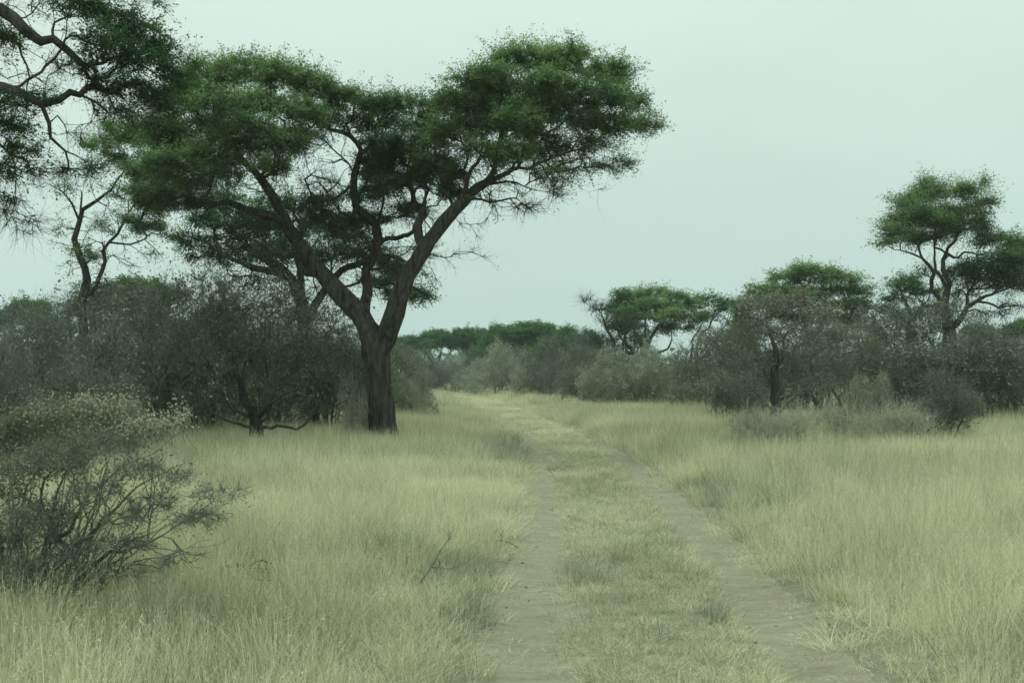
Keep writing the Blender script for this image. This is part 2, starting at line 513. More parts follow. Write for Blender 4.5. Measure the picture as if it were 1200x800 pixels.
def build_tree(name, base, sk, clumps, rg, mats, tip=0.006, dens=1.0, spray=(0.22, 0.22, 0.10), nleaf=80, leaf=(0.06, 0.022),
               bias=0.25, step=0.35, twigs=3, twig_len=0.45, hang=0, hang_zone=None, tipr=0.0035, p=2.3, jit=0.06, extra=None, up=0.9, tvar=0.15, clutter=0, clz=4.2):
    """clumps: list of (centre xyz, radii xyz, n tips, leafiness 0..1, tone). World coordinates; stored local to base."""
    base = np.array(base, dtype=float)
    A, lf, tn, cid = [], [], [], []
    for i, (c, rad, n, leafy, tone) in enumerate(clumps):
        n = max(3, int(n * dens)); rad = np.array(rad); rad = np.maximum(rad - .30 * twig_len, .6 * rad)
        A.append(clump_pts(rg, np.array(c), np.array(rad), n)); lf.append(np.full(n, leafy))
        tn.append(np.full(n, tone)); cid.append(np.full(n, i))
    if clutter:
        nd = np.where((sk.minr[:sk.n] > .02) & (sk.P[:sk.n, 2] > clz))[0]
        q = sk.P[rg.choice(nd, clutter)] + rg.normal(0, 1, (clutter, 3)) * np.array([.55, .55, .45])
        A.append(q); lf.append(np.full(clutter, .05)); tn.append(np.full(clutter, .3))
    A = np.concatenate(A); lf = np.concatenate(lf); tn = np.concatenate(tn)
    tips = sk.colonize(A, bias=bias, step=step, jit=jit)
    sk.radii(tip, p)
    V, Q = sk.mesh()
    # fine twigs at the tips and along the thin wood
    n = sk.n
    thin = np.where((sk.r[:n] < 0.02) & (sk.minr[:n] == 0))[0]
    tb = np.concatenate([np.repeat(tips, twigs), rg.choice(thin, min(len(thin), len(tips) * twigs))]) if len(thin) else np.repeat(tips, twigs)
    pd = unit(sk.P[tb] - sk.P[np.maximum(sk.par[tb], 0)])
    d = pd * 0.8 + rg.normal(0, 0.42, pd.shape); d[:, 2] += 0.05
    ln = twig_len * rg.uniform(0.4, 1.2, len(tb))
    V2, q2, t2, tipP, midP = spikes(rg, sk.P[tb], d, ln, tipr)
    parts_V = [V, V2]; qs = [Q, q2 + len(V)]; ts = [t2 + len(V)]
    off = len(V) + len(V2)
    if hang:
        z = thin if hang_zone is None else thin[hang_zone(sk.P[thin])]
        if len(z):
            hb = rg.choice(z, hang)
            d = rg.normal(0, 0.35, (hang, 3)); d[:, 2] = -1
            V3, q3, t3, _, _ = spikes(rg, sk.P[hb], d, rg.uniform(0.3, 1.2, hang) * twig_len * 1.2, tipr * 0.9)
            parts_V.append(V3); qs.append(q3 + off); ts.append(t3 + off); off += len(V3)
    VV = np.concatenate(parts_V) - base
    root = empty(name, base)
    thin_a = np.ones(len(VV)); thin_a[:len(V)] = np.clip(1 - (sk.vr - 1.5 * tip) / (6.0 * tip), 0, 1)
    me = make_mesh('trunk', VV, [np.concatenate(qs), np.concatenate(ts)], mats[0], True, {'thin': thin_a})
    link('trunk', me, root)
    # leaves round the twig tips
    cn = np.clip(rg.poisson(nleaf * lf), 0, None)
    cn = (cn * rg.uniform(0.35, 1.6, len(cn))).astype(int)
    idx = np.repeat(np.arange(len(tips)), cn)
    if len(idx):
        nt_ = twigs
        # each leaf sits near a point of one of the tip's twigs
        tw = idx * nt_ + rg.integers(0, nt_, len(idx))
        f = rg.random(len(idx))[:, None]
        C = sk.P[tips[idx]] * (1 - f) + tipP[:len(tips) * nt_][tw] * f
        C = C + rg.normal(0, 1, C.shape) * np.array(spray) * 0.45
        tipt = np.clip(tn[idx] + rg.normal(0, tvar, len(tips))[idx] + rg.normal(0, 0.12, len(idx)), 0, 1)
        LV, lq, lt = leaves(rg, C, tipt, leaf[0], leaf[1], up=up)
        link('crown', make_mesh('crown', LV - base, [lq], mats[1], False, {'tint': lt}), root)
    return root

def px_limb(sk, pts, Y, rs=1.0, **kw):
    """rs scales the thinner limbs; limbs taper out towards a thin end"""
    out_ = []
    m = len(pts) - 1
    for i, (px, py, dy, r) in enumerate(pts):
        if r < 9: r = r * (rs + (1 - rs) * max(0, (r - 4) / 5)) if rs < 1 else r
        if pts[-1][3] < 3: r *= 1 - 0.7 * (i / m) ** 2.5
        w = W(px, py, Y + dy); out_.append((*w, .92 * r * (Y + dy) / F))
    return sk.limb(out_, **kw)

def px_clump(px, py, rx, ry, Y, dy=0.0, n=100, leafy=1.0, tone=0.5, rd=None):
    k = (Y + dy) / F
    return (W(px, py, Y + dy), (rx * k, (rd if rd is not None else 0.8 * rx * k), ry * k), n, leafy, tone)

# ------------------------------------------------------------------ the big forked tree
def hero():
    Y = 32.0
    sk = Skel(21); rg = np.random.default_rng(22)
    px_limb(sk, [(452, 524, 0, 20), (450, 508, 0, 17.5), (447, 470, 0, 16), (443, 430, 0, 16), (438, 402, 0, 18), (428, 382, 0.0, 13.5), (410, 355, 0.1, 13), (392, 334, 0.2, 12),
                 (372, 310, 0.3, 11), (352, 285, 0.3, 10), (337, 262, 0.2, 9), (322, 238, 0.0, 8), (303, 213, -0.2, 7.5), (288, 195, -0.4, 6),
                 (276, 170, -0.6, 4.5), (262, 148, -0.8, 3), (255, 120, -1.0, 2)], Y, root=True, ok_from=4.4, wob=0.035, step=0.22)
    px_limb(sk, [(440, 412, 0, 15), (452, 396, -0.1, 13), (460, 374, -0.3, 13), (470, 345, -0.5, 11.5), (482, 315, -0.6, 10.5), (503, 283, -0.7, 10),
                 (525, 257, -0.7, 9), (543, 236, -0.7, 9), (560, 219, -0.8, 8), (578, 200, -0.7, 5.5), (585, 175, -0.6, 4.5), (598, 150, -0.4, 3.5), (612, 120, -0.3, 2.3)], Y, ok_from=4.4, wob=0.03, step=0.22)
    lims = [
        # middle limb climbing from the left limb
        [(425, 372, 0.4, 8.5), (432, 345, 1.0, 7.5), (430, 318, 1.4, 7), (438, 290, 1.6, 7), (432, 262, 1.8, 6.8), (418, 242, 1.8, 6.6), (411, 218, 1.6, 6.2), (415, 196, 1.5, 6), (418, 178, 1.4, 5.6), (405, 163, 1.2, 5.5), (384, 152, 0.9, 5), (360, 138, 0.6, 4), (338, 134, 0.4, 3), (318, 118, 0.2, 2)],
        [(417, 185, 1.4, 4.5), (440, 168, 1.7, 3.5), (465, 150, 2.0, 2.5), (482, 138, 2.2, 1.5)],
        [(437, 288, 1.6, 5), (455, 279, 1.3, 4.5), (474, 276, 0.8, 4.5), (490, 270, 0.2, 4)],
        [(494, 296, -0.6, 7), (489, 275, -0.2, 7), (494, 256, 0.2, 6), (487, 236, 0.8, 5), (478, 215, 1.3, 4), (482, 190, 1.6, 3)],
        # long limb to the left
        [(337, 262, 0.2, 7), (318, 255, -0.2, 6.5), (290, 244, -0.8, 6), (262, 235, -1.2, 5), (235, 226, -1.6, 4), (212, 215, -1.9, 3), (195, 190, -2, 2)],
        [(392, 334, 0.2, 7), (370, 320, 1.2, 7), (345, 304, 2.2, 6), (318, 296, 3.0, 4.5), (292, 284, 3.4, 3), (262, 282, 3.6, 2)],
        [(303, 213, -0.2, 4.5), (325, 190, -1.2, 3.5), (335, 170, -1.8, 2.5), (322, 150, -2, 2)],
        [(288, 195, -0.4, 4), (256, 178, 0.5, 3.2), (225, 160, 1.2, 2.4), (205, 138, 1.8, 1.6)],
        [(352, 285, 0.3, 5), (350, 262, -0.4, 4), (347, 245, -0.8, 3), (349, 232, -1, 1.2)],
        [(411, 218, 1.6, 4), (395, 226, 0.8, 3.2), (372, 230, 0.2, 2.4), (352, 224, -0.2, 1.8), (338, 228, -0.4, 1.2)],
        [(417, 200, 1.5, 2), (404, 187, 1.0, 1.6), (392, 191, 0.6, 1.2), (381, 196, 0.4, 0.9)],
        # right crown
        [(543, 236, -0.7, 6), (546, 212, -1.2, 4.5), (560, 185, -1.8, 4), (572, 165, -2.2, 3), (568, 140, -2.4, 2), (560, 115, -2.5, 1.4)],
        [(560, 219, -0.8, 6), (590, 200, -0.2, 4.5), (612, 182, 0.6, 4), (640, 165, 1.3, 3), (668, 140, 1.8, 2.2), (690, 115, 2.1, 1.5)],
        [(590, 200, -0.2, 3.5), (620, 192, -1, 3), (655, 183, -1.6, 2.4), (690, 172, -2.0, 1.8), (725, 160, -2.2, 1.3), (752, 150, -2.2, 0.9)],
        [(562, 218, -0.8, 4), (585, 211, -1.4, 3), (606, 212, -1.7, 2.4), (630, 222, -1.9, 1.7), (652, 229, -2, 1)],
        [(545, 234, -0.7, 3.2), (572, 231, -0.3, 2.6), (595, 235, 0.1, 2.2), (615, 240, 0.3, 1.7), (632, 252, 0.5, 1)],
        [(640, 165, 1.3, 2), (680, 178, 1.8, 1.6), (712, 195, 2.2, 1.1)],
        [(476, 330, -0.5, 3.5), (500, 345, 0.4, 2.2), (508, 362, 1.0, 1.2)],
    ]
    for l in lims: px_limb(sk, l, Y, rs=.6, ok_from=4.4, wob=0.055, step=0.22)
    C = []
    def c(px, py, rx, ry, dy, leafy=1.0, tone=0.5):
        n = 7 + rx * ry * 0.060
        C.append(px_clump(px, py, rx * 1.04, ry * .82, Y, dy, n, leafy, tone, rd=max(0.9, rx / F * Y * 1.15)))
    # left crown
    c(238, 98, 40, 24, -0.6, 1, .6); c(290, 86, 45, 22, 0.4, 1, .72); c(338, 92, 38, 22, -0.6, 1, .7); c(372, 106, 30, 18, 0.4, 1, .55)
    c(212, 122, 32, 24, 0.8, .9, .42); c(265, 122, 44, 20, -2.2, 1, .6); c(318, 122, 42, 17, 2.2, 1, .6); c(350, 132, 30, 14, -1.6, .9, .5)
    c(190, 156, 34, 22, -1, 1, .45); c(240, 152, 42, 17, 1.6, .9, .35); c(292, 150, 40, 14, -2.4, 1, .48)
    c(196, 196, 34, 18, -2.4, 1, .5); c(246, 188, 46, 15, -1.8, 1, .55); c(182, 230, 30, 17, -1.2, .9, .4); c(228, 216, 34, 13, 1.6, .8, .3)
    c(330, 172, 36, 15, -2.0, 1, .5); c(350, 160, 28, 12, 1.4, .8, .35); c(322, 196, 24, 9, -2.2, .9, .5)
    c(402, 118, 34, 15, 0.8, 1, .5); c(440, 126, 30, 15, 1.8, 1, .45); c(472, 126, 28, 15, 2.2, 1, .42); c(425, 146, 40, 12, 1.4, .7, .25); c(380, 140, 26, 11, .2, .7, .3)
    c(462, 146, 22, 9, 2.6, .8, .3)
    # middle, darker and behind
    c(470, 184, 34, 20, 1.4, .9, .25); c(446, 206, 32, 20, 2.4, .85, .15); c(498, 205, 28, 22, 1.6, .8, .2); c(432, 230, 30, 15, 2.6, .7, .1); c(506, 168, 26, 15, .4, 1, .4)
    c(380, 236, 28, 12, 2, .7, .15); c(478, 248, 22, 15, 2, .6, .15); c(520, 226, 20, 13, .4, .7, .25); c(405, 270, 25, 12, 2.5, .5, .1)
    # right crown
    c(566, 98, 38, 24, -1.4, 1, .6); c(612, 74, 42, 20, 0.2, 1, .68); c(664, 74, 42, 20, -.4, 1, .7); c(712, 88, 34, 18, .6, 1, .6)
    c(535, 122, 30, 20, -1.6, 1, .55); c(590, 112, 44, 20, 1.4, 1, .5); c(645, 104, 44, 18, -1.8, 1, .55); c(702, 116, 40, 17, -1.8, .9, .48); c(738, 122, 24, 13, .6, .7, .5)
    c(756, 148, 22, 8, -2.2, .6, .5); c(720, 148, 36, 12, -1, .75, .4); c(668, 138, 44, 14, 1.6, .8, .35); c(604, 142, 40, 14, -2.2, .9, .4); c(552, 148, 32, 15, .4, .9, .32)
    c(522, 158, 24, 14, -1.4, 1, .5); c(600, 182, 34, 11, -2.4, 1, .6); c(566, 176, 30, 12, -2.2, 1, .5); c(640, 176, 34, 12, -.4, .5, .25); c(690, 172, 36, 12, 1.8, .55, .35)
    c(722, 192, 24, 9, 1.8, .5, .4); c(672, 196, 34, 11, .8, .3, .3); c(640, 205, 26, 10, -1.8, .4, .4)
    c(215, 172, 36, 14, .4, 1, .45); c(272, 170, 40, 12, -.8, 1, .45); c(206, 238, 38, 13, -1, .95, .45); c(180, 206, 34, 14, .6, .9, .4); c(255, 205, 32, 9, -2.2, .8, .5); c(160, 262, 16, 9, -1, .7, .5)
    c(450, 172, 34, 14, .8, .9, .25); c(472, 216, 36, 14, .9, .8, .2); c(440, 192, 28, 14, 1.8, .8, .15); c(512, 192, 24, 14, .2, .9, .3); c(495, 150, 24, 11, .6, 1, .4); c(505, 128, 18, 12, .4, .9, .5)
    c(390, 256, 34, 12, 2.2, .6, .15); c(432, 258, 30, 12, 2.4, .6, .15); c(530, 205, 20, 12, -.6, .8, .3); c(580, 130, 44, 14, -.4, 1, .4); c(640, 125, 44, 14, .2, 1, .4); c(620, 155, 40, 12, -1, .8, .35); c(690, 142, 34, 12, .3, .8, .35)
    # bare drooping tips
    c(618, 242, 24, 9, 0.2, .02, .3); c(650, 226, 20, 8, -2, .08, .3); c(372, 215, 30, 10, .4, 0, .3); c(362, 248, 34, 14, 0.6, .02, .1)
    c(398, 300, 34, 18, 1.2, .02, .1); c(455, 310, 22, 22, .8, .08, .1)
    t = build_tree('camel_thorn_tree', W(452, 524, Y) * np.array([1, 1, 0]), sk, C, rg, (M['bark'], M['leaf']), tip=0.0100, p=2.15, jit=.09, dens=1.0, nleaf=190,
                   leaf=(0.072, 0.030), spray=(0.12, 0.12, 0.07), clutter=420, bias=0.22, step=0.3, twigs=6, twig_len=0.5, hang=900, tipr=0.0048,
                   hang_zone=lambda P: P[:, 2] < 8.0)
    return tag(t, 'big forked thorn tree with spreading green crown and dark trunk left of the track', 'tree')
hero()

def hero_back():
    Y = 43.0
    sk = Skel(31); rg = np.random.default_rng(32)
    px_limb(sk, [(362, 500, 0, 9), (360, 430, 0, 8), (357, 380, 0, 7.5), (352, 345, 0, 7), (335, 318, .3, 5.5), (310, 300, .8, 5), (285, 290, 1.2, 3)], Y, root=True, ok_from=3.8)
    px_limb(sk, [(357, 380, 0, 5.5), (372, 350, .2, 5), (395, 325, .8, 4.5), (430, 305, 1.2, 4.5), (465, 300, 1.4, 3), (485, 315, 1.2, 2)], Y, ok_from=3.8)
    px_limb(sk, [(340, 325, .3, 5), (300, 312, -.8, 4), (262, 296, -1.4, 3), (236, 280, -1.6, 2)], Y, ok_from=3.8)
    px_limb(sk, [(354, 350, 0, 5), (350, 300, .4, 4), (340, 272, .8, 3), (330, 250, 1, 1.6)], Y, ok_from=3.8)
    C = []
    def c(px, py, rx, ry, dy, leafy=1.0, tone=0.4):
        C.append(px_clump(px, py, rx, ry, Y, dy, 5 + rx * ry * 0.04, leafy, tone, rd=max(1, rx / F * Y)))
    c(285, 252, 48, 16, 0, 1, .5); c(330, 266, 40, 18, 1, 1, .45); c(245, 262, 34, 14, -1, 1, .4); c(270, 282, 52, 13, 1, .9, .3); c(318, 300, 44, 13, -1, .8, .2)
    c(222, 282, 24, 12, 0, .8, .35); c(250, 302, 34, 10, .5, .8, .3); c(380, 270, 34, 15, 1, 1, .5); c(420, 262, 30, 13, 1, 1, .45); c(385, 300, 40, 15, 0, .7, .2)
    c(295, 270, 50, 16, .6, 1, .4); c(260, 235, 40, 13, .6, 1, .45); c(330, 240, 36, 14, .8, 1, .4); c(340, 290, 44, 14, .6, .9, .3); c(290, 296, 46, 12, .6, .9, .25); c(410, 285, 36, 14, .8, .9, .3); c(440, 330, 30, 12, .6, .8, .3)
    c(440, 300, 34, 14, 1, .9, .35); c(470, 320, 32, 15, 0, .9, .35); c(484, 346, 26, 11, 0, 1, .5); c(458, 345, 26, 12, 1, .8, .3); c(492, 296, 18, 8, 1, .8, .45); c(300, 328, 40, 9, 0, .5, .3)
    t = build_tree('acacia_tree', W(362, 500, Y) * np.array([1, 1, 0]), sk, C, rg, (M['bark'], M['leaf_dark']), tip=0.0115, p=2.15, jit=.09, dens=1.1, nleaf=130,
                   leaf=(0.095, 0.042), spray=(0.20, 0.20, 0.10), clutter=120, clz=4, step=0.4, twigs=5, twig_len=0.55, hang=250, tipr=0.005, hang_zone=lambda P: P[:, 2] < 6.5)
    tag(t, 'dark green acacia showing behind and between the forks of the big forked tree', 'tree')
hero_back()

def near_left():
    Y = 16.0
    sk = Skel(41); rg = np.random.default_rng(42)
    px_limb(sk, [(-135, 640, 0, 30), (-132, 600, 0, 22), (-128, 400, 0, 19), (-122, 220, 0, 18), (-112, 130, 0, 15), (-85, 60, 0, 12), (-45, 15, 0, 9.5), (0, 13, 0, 8.5), (15, 22, 0, 8), (30, 37, 0, 8),
                 (46, 49, 0, 7.5), (62, 47, 0, 7), (78, 58, .1, 6.5), (96, 72, .2, 6), (120, 70, .3, 4), (145, 66, .5, 3.2), (168, 80, .6, 2.4), (190, 100, .6, 1.6)], Y, root=True, ok_from=4.0, step=0.14, wob=0.02)
    for l in [
        [(-118, 200, 0, 12), (-90, 140, -.2, 9), (-50, 108, -.4, 8), (0, 110, -.5, 7.5), (22, 116, -.5, 7), (44, 128, -.5, 6.5), (53, 146, -.5, 5), (60, 160, -.5, 4.5), (76, 175, -.4, 4), (92, 186, -.4, 3), (108, 196, -.3, 2), (120, 212, -.3, 1.2)],
        [(-20, 20, .2, 4), (8, 44, .3, 3.2), (26, 68, .2, 2.8), (35, 90, .1, 2.4), (42, 112, 0, 2), (46, 124, -.3, 2)],
        [(-60, 105, -.4, 5), (-20, 150, -.6, 4), (6, 185, -.6, 3), (20, 215, -.6, 2), (26, 240, -.6, 1.2)],
        [(53, 134, -.5, 2.6), (68, 136, -.3, 2), (78, 150, -.2, 1.6), (90, 158, -.2, 1.2), (97, 170, -.1, .8)],
        [(76, 175, -.4, 3), (80, 190, -.4, 2.2), (90, 200, -.5, 1.5)],
        [(96, 72, .2, 4.5), (104, 92, .1, 3.4), (128, 104, 0, 2.6), (150, 120, -.1, 1.8), (165, 140, -.2, 1.2)],
        [(60, 46, 0, 3.5), (70, 30, .2, 2.6), (90, 16, .4, 2), (120, 8, .6, 1.6)],
        [(120, 70, .3, 3), (130, 45, .6, 2.4), (150, 28, .9, 1.8), (175, 20, 1, 1.2)],
        [(-45, 15, 0, 7), (-20, -40, .4, 5), (40, -90, .8, 4), (110, -110, 1, 3), (170, -90, 1, 2)],
        [(145, 66, .5, 2.4), (170, 55, .9, 1.8), (195, 52, 1.1, 1.3), (212, 60, 1.2, .8)],
        [(-112, 130, 0, 9), (-150, 40, .5, 7), (-200, -40, 1, 5), (-240, -90, 1, 3)],
        [(-50, 108, -.4, 4), (-25, 78, -.8, 3), (-5, 52, -1, 2)],
    ]: px_limb(sk, l, Y, rs=.6, ok_from=4.0, step=0.14, wob=0.035)
    C = []
    def c(px, py, rx, ry, dy, leafy=1.0, tone=0.4, k=.028):
        C.append(px_clump(px, py, rx, ry, Y, dy, 4 + rx * ry * k, leafy, tone, rd=max(.4, rx / F * Y * 1.1)))
    c(92, 10, 36, 15, .3, 1, .55); c(132, 20, 36, 18, .8, 1, .5); c(160, 38, 32, 18, .8, 1, .45); c(186, 60, 26, 20, 1, 1, .45); c(200, 92, 20, 20, .6, .9, .4)
    c(150, 72, 40, 20, .2, .9, .3); c(118, 52, 34, 16, -.3, .7, .3); c(172, 108, 36, 18, .3, .8, .3); c(130, 100, 30, 14, 0, .6, .25); c(104, 84, 20, 14, -.1, .4, .2)
    c(222, 72, 12, 5, 1.2, .4, .4); c(150, 134, 36, 12, -.1, .25, .2); c(190, 128, 22, 12, .3, .4, .3); c(120, 128, 24, 14, -.1, .08, .2); c(180, 2, 14, 8, 1, .2, .5)
    c(8, 44, 14, 12, .2, .9, .45); c(-15, 30, 24, 14, .2, 1, .5); c(50, 118, 20, 8, -.5, .6, .3); c(20, 120, 24, 10, -.5, .5, .25); c(8, 150, 26, 14, -.6, .7, .4)
    c(22, 178, 28, 12, -.6, .7, .42); c(4, 200, 22, 14, -.5, .5, .4); c(36, 200, 22, 10, -.6, .2, .35); c(8, 240, 26, 22, -.6, .06, .4, .03); c(30, 262, 30, 16, -.5, .0, .4, .02)
    c(100, 200, 24, 12, -.4, .1, .3); c(80, 205, 20, 14, -.4, .05, .3); c(88, 160, 14, 10, -.2, .0, .3); c(46, 12, 14, 8, .3, .05, .3); c(70, 75, 22, 10, .0, .0, .3)
    c(70, -80, 80, 40, .8, .8, .4, .01); c(150, -90, 60, 30, .8, .8, .4, .01); c(-60, -60, 80, 50, .5, .8, .4, .01); c(-220, -80, 80, 50, 1, .8, .4, .01); c(-60, 60, 50, 40, 0.5, .8, .4, .01)
    t = build_tree('camel_thorn_tree', W(-135, 640, Y) * np.array([1, 1, 0]), sk, C, rg, (M['bark'], M['leaf_dark']), tip=0.0058, p=2.15, dens=1.5, nleaf=100,
                   leaf=(0.048, 0.021), spray=(0.08, 0.08, 0.045), clutter=160, step=0.16, twigs=6, twig_len=0.32, hang=700, tipr=0.0024, bias=.3, jit=.05,
                   hang_zone=lambda P: (P[:, 0] < -4.6) & (P[:, 2] < 6.2))
    tag(t, 'thorn tree whose dark crooked branches hang in from the upper left edge', 'tree')
near_left()

def thin_left():
    Y = 38.0
    sk = Skel(51); rg = np.random.default_rng(52)
    px_limb(sk, [(96, 510, 0, 7), (97, 430, 0, 6), (97, 360, 0, 5.4), (101, 328, 0, 5.2), (94, 303, 0, 4.5), (89, 280, 0, 4), (92, 258, 0, 3.6), (98, 243, .2, 3.4), (113, 232, .4, 2.8), (129, 222, .6, 2.4), (145, 203, .8, 2), (158, 180, 1, 1.3)], Y, root=True, ok_from=4.5, step=.25, wob=.03)
    for l in [
        [(100, 350, 0, 4.5), (112, 335, -.2, 4), (122, 316, -.4, 4), (129, 293, -.5, 3.5), (140, 275, -.5, 3), (152, 252, -.5, 2.4), (162, 230, -.4, 1.8), (175, 215, -.2, 1.2)],
        [(136, 283, -.5, 2), (150, 287, -.2, 1.8), (168, 286, .2, 1.6), (180, 296, .4, 1.2), (188, 309, .5, .8)],
        [(92, 256, 0, 3), (84, 238, -.2, 2.2), (74, 226, -.4, 1.6), (58, 216, -.6, 1)],
        [(94, 252, 0, 2.4), (96, 228, .2, 1.8), (100, 210, .3, 1.2)],
        [(92, 275, 0, 2.4), (84, 268, .3, 1.6), (72, 266, .5, 1)],
        [(126, 305, -.4, 2.4), (120, 285, -.8, 2), (119, 270, -1, 1.5)],
    ]: px_limb(sk, l, Y, rs=.7, ok_from=4.5, step=.25, wob=.05)
    C = []
    def c(px, py, rx, ry, dy, leafy=1.0, tone=0.5):
        C.append(px_clump(px, py, rx, ry, Y, dy, 4 + rx * ry * 0.035, leafy, tone, rd=max(.7, rx / F * Y)))
    c(118, 172, 26, 14, -.6, .6, .6); c(140, 158, 24, 14, -.4, .8, .6); c(128, 150, 18, 10, .4, .4, .6); c(190, 226, 28, 10, -.8, .9, .65); c(160, 168, 30, 18, 1, .8, .55); c(140, 190, 26, 14, .5, .6, .5); c(172, 205, 28, 15, -.2, .7, .5); c(150, 228, 22, 12, -.4, .45, .5); c(180, 235, 22, 12, 0, .7, .45)
    c(108, 196, 18, 12, .3, .2, .5); c(72, 222, 18, 10, -.5, .12, .5); c(96, 300, 16, 12, 0, .3, .6); c(70, 268, 10, 8, .4, .1, .5); c(172, 270, 26, 12, .2, .5, .45)
    c(120, 268, 12, 8, -1, .2, .5); c(178, 298, 12, 8, .4, .1, .5); c(112, 305, 12, 10, .2, .3, .6); c(128, 165, 20, 14, .8, .15, .5)
    t = build_tree('slender_tree', W(96, 510, Y) * np.array([1, 1, 0]), sk, C, rg, (M['bark'], M['leaf']), tip=0.011, p=2.15, jit=.09, nleaf=240, leaf=(0.085, 0.036), clutter=70,
                   spray=(.18, .18, .1), step=.3, twigs=5, twig_len=.45, tipr=.0042)
    tag(t, 'slender sparse tree with bare forked limbs rising out of the thicket at left', 'tree')
thin_left()

# ------------------------------------------------------------------ trees of the right and the middle distance
def px_tree(name, label, Y, base, limbs, clumps, leafmat='leaf_far', bark='bark', seed=1, nleaf=40, leaf=(0.12, 0.055), spray=(.4, .4, .16), tip=0.013,
            okz=2.0, k=0.04, step=.45, hang=0, twigs=3, twig_len=.6, tipr=.006, group=None):
    sk = Skel(seed); rg = np.random.default_rng(seed + 1)
    for i, l in enumerate(limbs):
        px_limb(sk, l, Y, rs=.62, root=(i == 0), ok_from=okz, step=max(.25, step * .6), wob=.07)
    C = []
    for cl in clumps:
        px, py, rx, ry, dy, leafy, tone = cl
        C.append(px_clump(px, py, rx, ry * .88, Y, dy, 6 + rx * ry * k * 1.9, leafy, tone, rd=max(.9, rx / F * Y)))
    t = build_tree(name, W(base[0], base[1], Y) * np.array([1, 1, 0]), sk, C, rg, (M[bark], M[leafmat]), tip=tip, nleaf=nleaf * 2.3, leaf=leaf, spray=tuple(.75 * q for q in spray),
                   p=2.15, jit=.1, step=step, twigs=twigs, twig_len=twig_len, hang=hang, tipr=tipr)
    return tag(t, label, 'tree', group)

# tall tree at the right edge
px_tree('camel_thorn_tree', 'tall thorn tree with high rounded crown standing out at the right edge', 45, (1117, 498),
        [[(1117, 500, 0, 11), (1116, 440, 0, 9), (1114, 400, 0, 8.5), (1110, 370, 0, 7.5), (1108, 345, 0, 6), (1109, 320, 0, 5), (1113, 298, .2, 4.5), (1120, 275, .3, 3.6), (1126, 255, .4, 2.5), (1128, 232, .5, 1.4)],
         [(1108, 362, 0, 5.5), (1098, 345, -.4, 4.5), (1092, 318, -.8, 4), (1083, 298, -1, 3.2), (1065, 288, -1.3, 2.4), (1045, 284, -1.5, 1.5)],
         [(1108, 340, 0, 4), (1101, 310, .6, 3), (1096, 285, .9, 2.4), (1085, 255, 1.2, 1.6)],
         [(1116, 385, 0, 6), (1130, 372, -.4, 5), (1148, 356, -.8, 4), (1170, 345, -1, 3.2), (1192, 330, -1.2, 2.2), (1215, 318, -1.2, 1.4)],
         [(1148, 356, -.8, 2.6), (1175, 352, -.6, 2), (1196, 358, -.4, 1.4), (1208, 370, -.2, .8)],
         [(1112, 300, .2, 3), (1138, 300, .8, 2.2), (1160, 290, 1.2, 1.6)],
         [(1130, 372, -.4, 4), (1140, 335, .5, 3), (1155, 310, 1.0, 2)]],
        [(1068, 238, 24, 14, 0, .8, .6), (1095, 226, 26, 12, .5, .9, .65), (1128, 226, 28, 12, -.2, .9, .65), (1150, 240, 18, 11, .5, .7, .6), (1078, 255, 30, 13, -1, .9, .5),
         (1118, 250, 34, 13, 1, .9, .5), (1052, 272, 22, 12, -1.2, .9, .55), (1080, 280, 28, 10, -.4, .8, .4), (1144, 262, 20, 10, .8, .55, .5), (1042, 284, 12, 6, -1.4, .7, .5),
         (1110, 276, 22, 9, .8, .4, .35), (1160, 282, 22, 12, 1, .9, .55), (1186, 288, 22, 12, .4, .9, .55), (1170, 304, 34, 11, -.6, .75, .42), (1200, 306, 24, 11, -1, .9, .5),
         (1140, 312, 22, 11, 1, .4, .25), (1160, 332, 36, 14, 0, .28, .2), (1130, 345, 22, 16, .6, .18, .15), (1196, 330, 20, 11, -1, .5, .4), (1085, 318, 14, 10, -.5, .1, .3),
         (1185, 360, 24, 12, -.4, .04, .3), (1160, 370, 24, 10, -.4, .04, .3), (1100, 385, 24, 14, 0, .1, .2), (1150, 215, 14, 5, .2, .4, .6), (1088, 215, 14, 5, .2, .4, .6), (1125, 268, 36, 11, .4, .8, .4), (1062, 258, 26, 11, .3, .9, .45), (1150, 322, 36, 14, .4, .5, .25), (1185, 335, 26, 12, .5, .5, .35), (1122, 322, 26, 16, .8, .3, .2), (1096, 262, 30, 10, -.6, .9, .45), (1175, 318, 30, 10, .4, .7, .35)],
        'leaf', seed=61, nleaf=62, leaf=(0.095, 0.038), spray=(.3, .3, .14), okz=3.2, step=.3, tip=.0115, hang=260, twigs=4, twig_len=.6, tipr=.0055)

px_tree('acacia_tree', 'low green acacia directly left of and behind the tall right edge tree', 60, (1062, 486),
        [[(1064, 486, 0, 6), (1064, 420, 0, 5), (1062, 380, 0, 4.5), (1058, 350, 0, 3), (1052, 335, 0, 2)], [(1063, 390, 0, 3.4), (1080, 360, .5, 2.6), (1092, 340, .8, 1.8)]],
        [(1058, 332, 22, 12, 0, 1, .55), (1080, 342, 22, 12, .8, .9, .4), (1052, 352, 20, 13, 0, .8, .35), (1090, 365, 22, 15, 1, .6, .3), (1066, 372, 24, 14, 0, .5, .25), (1040, 366, 12, 12, 0, .6, .4)],
        'leaf_far', seed=63, nleaf=50, leaf=(.12, .05), okz=2.5)

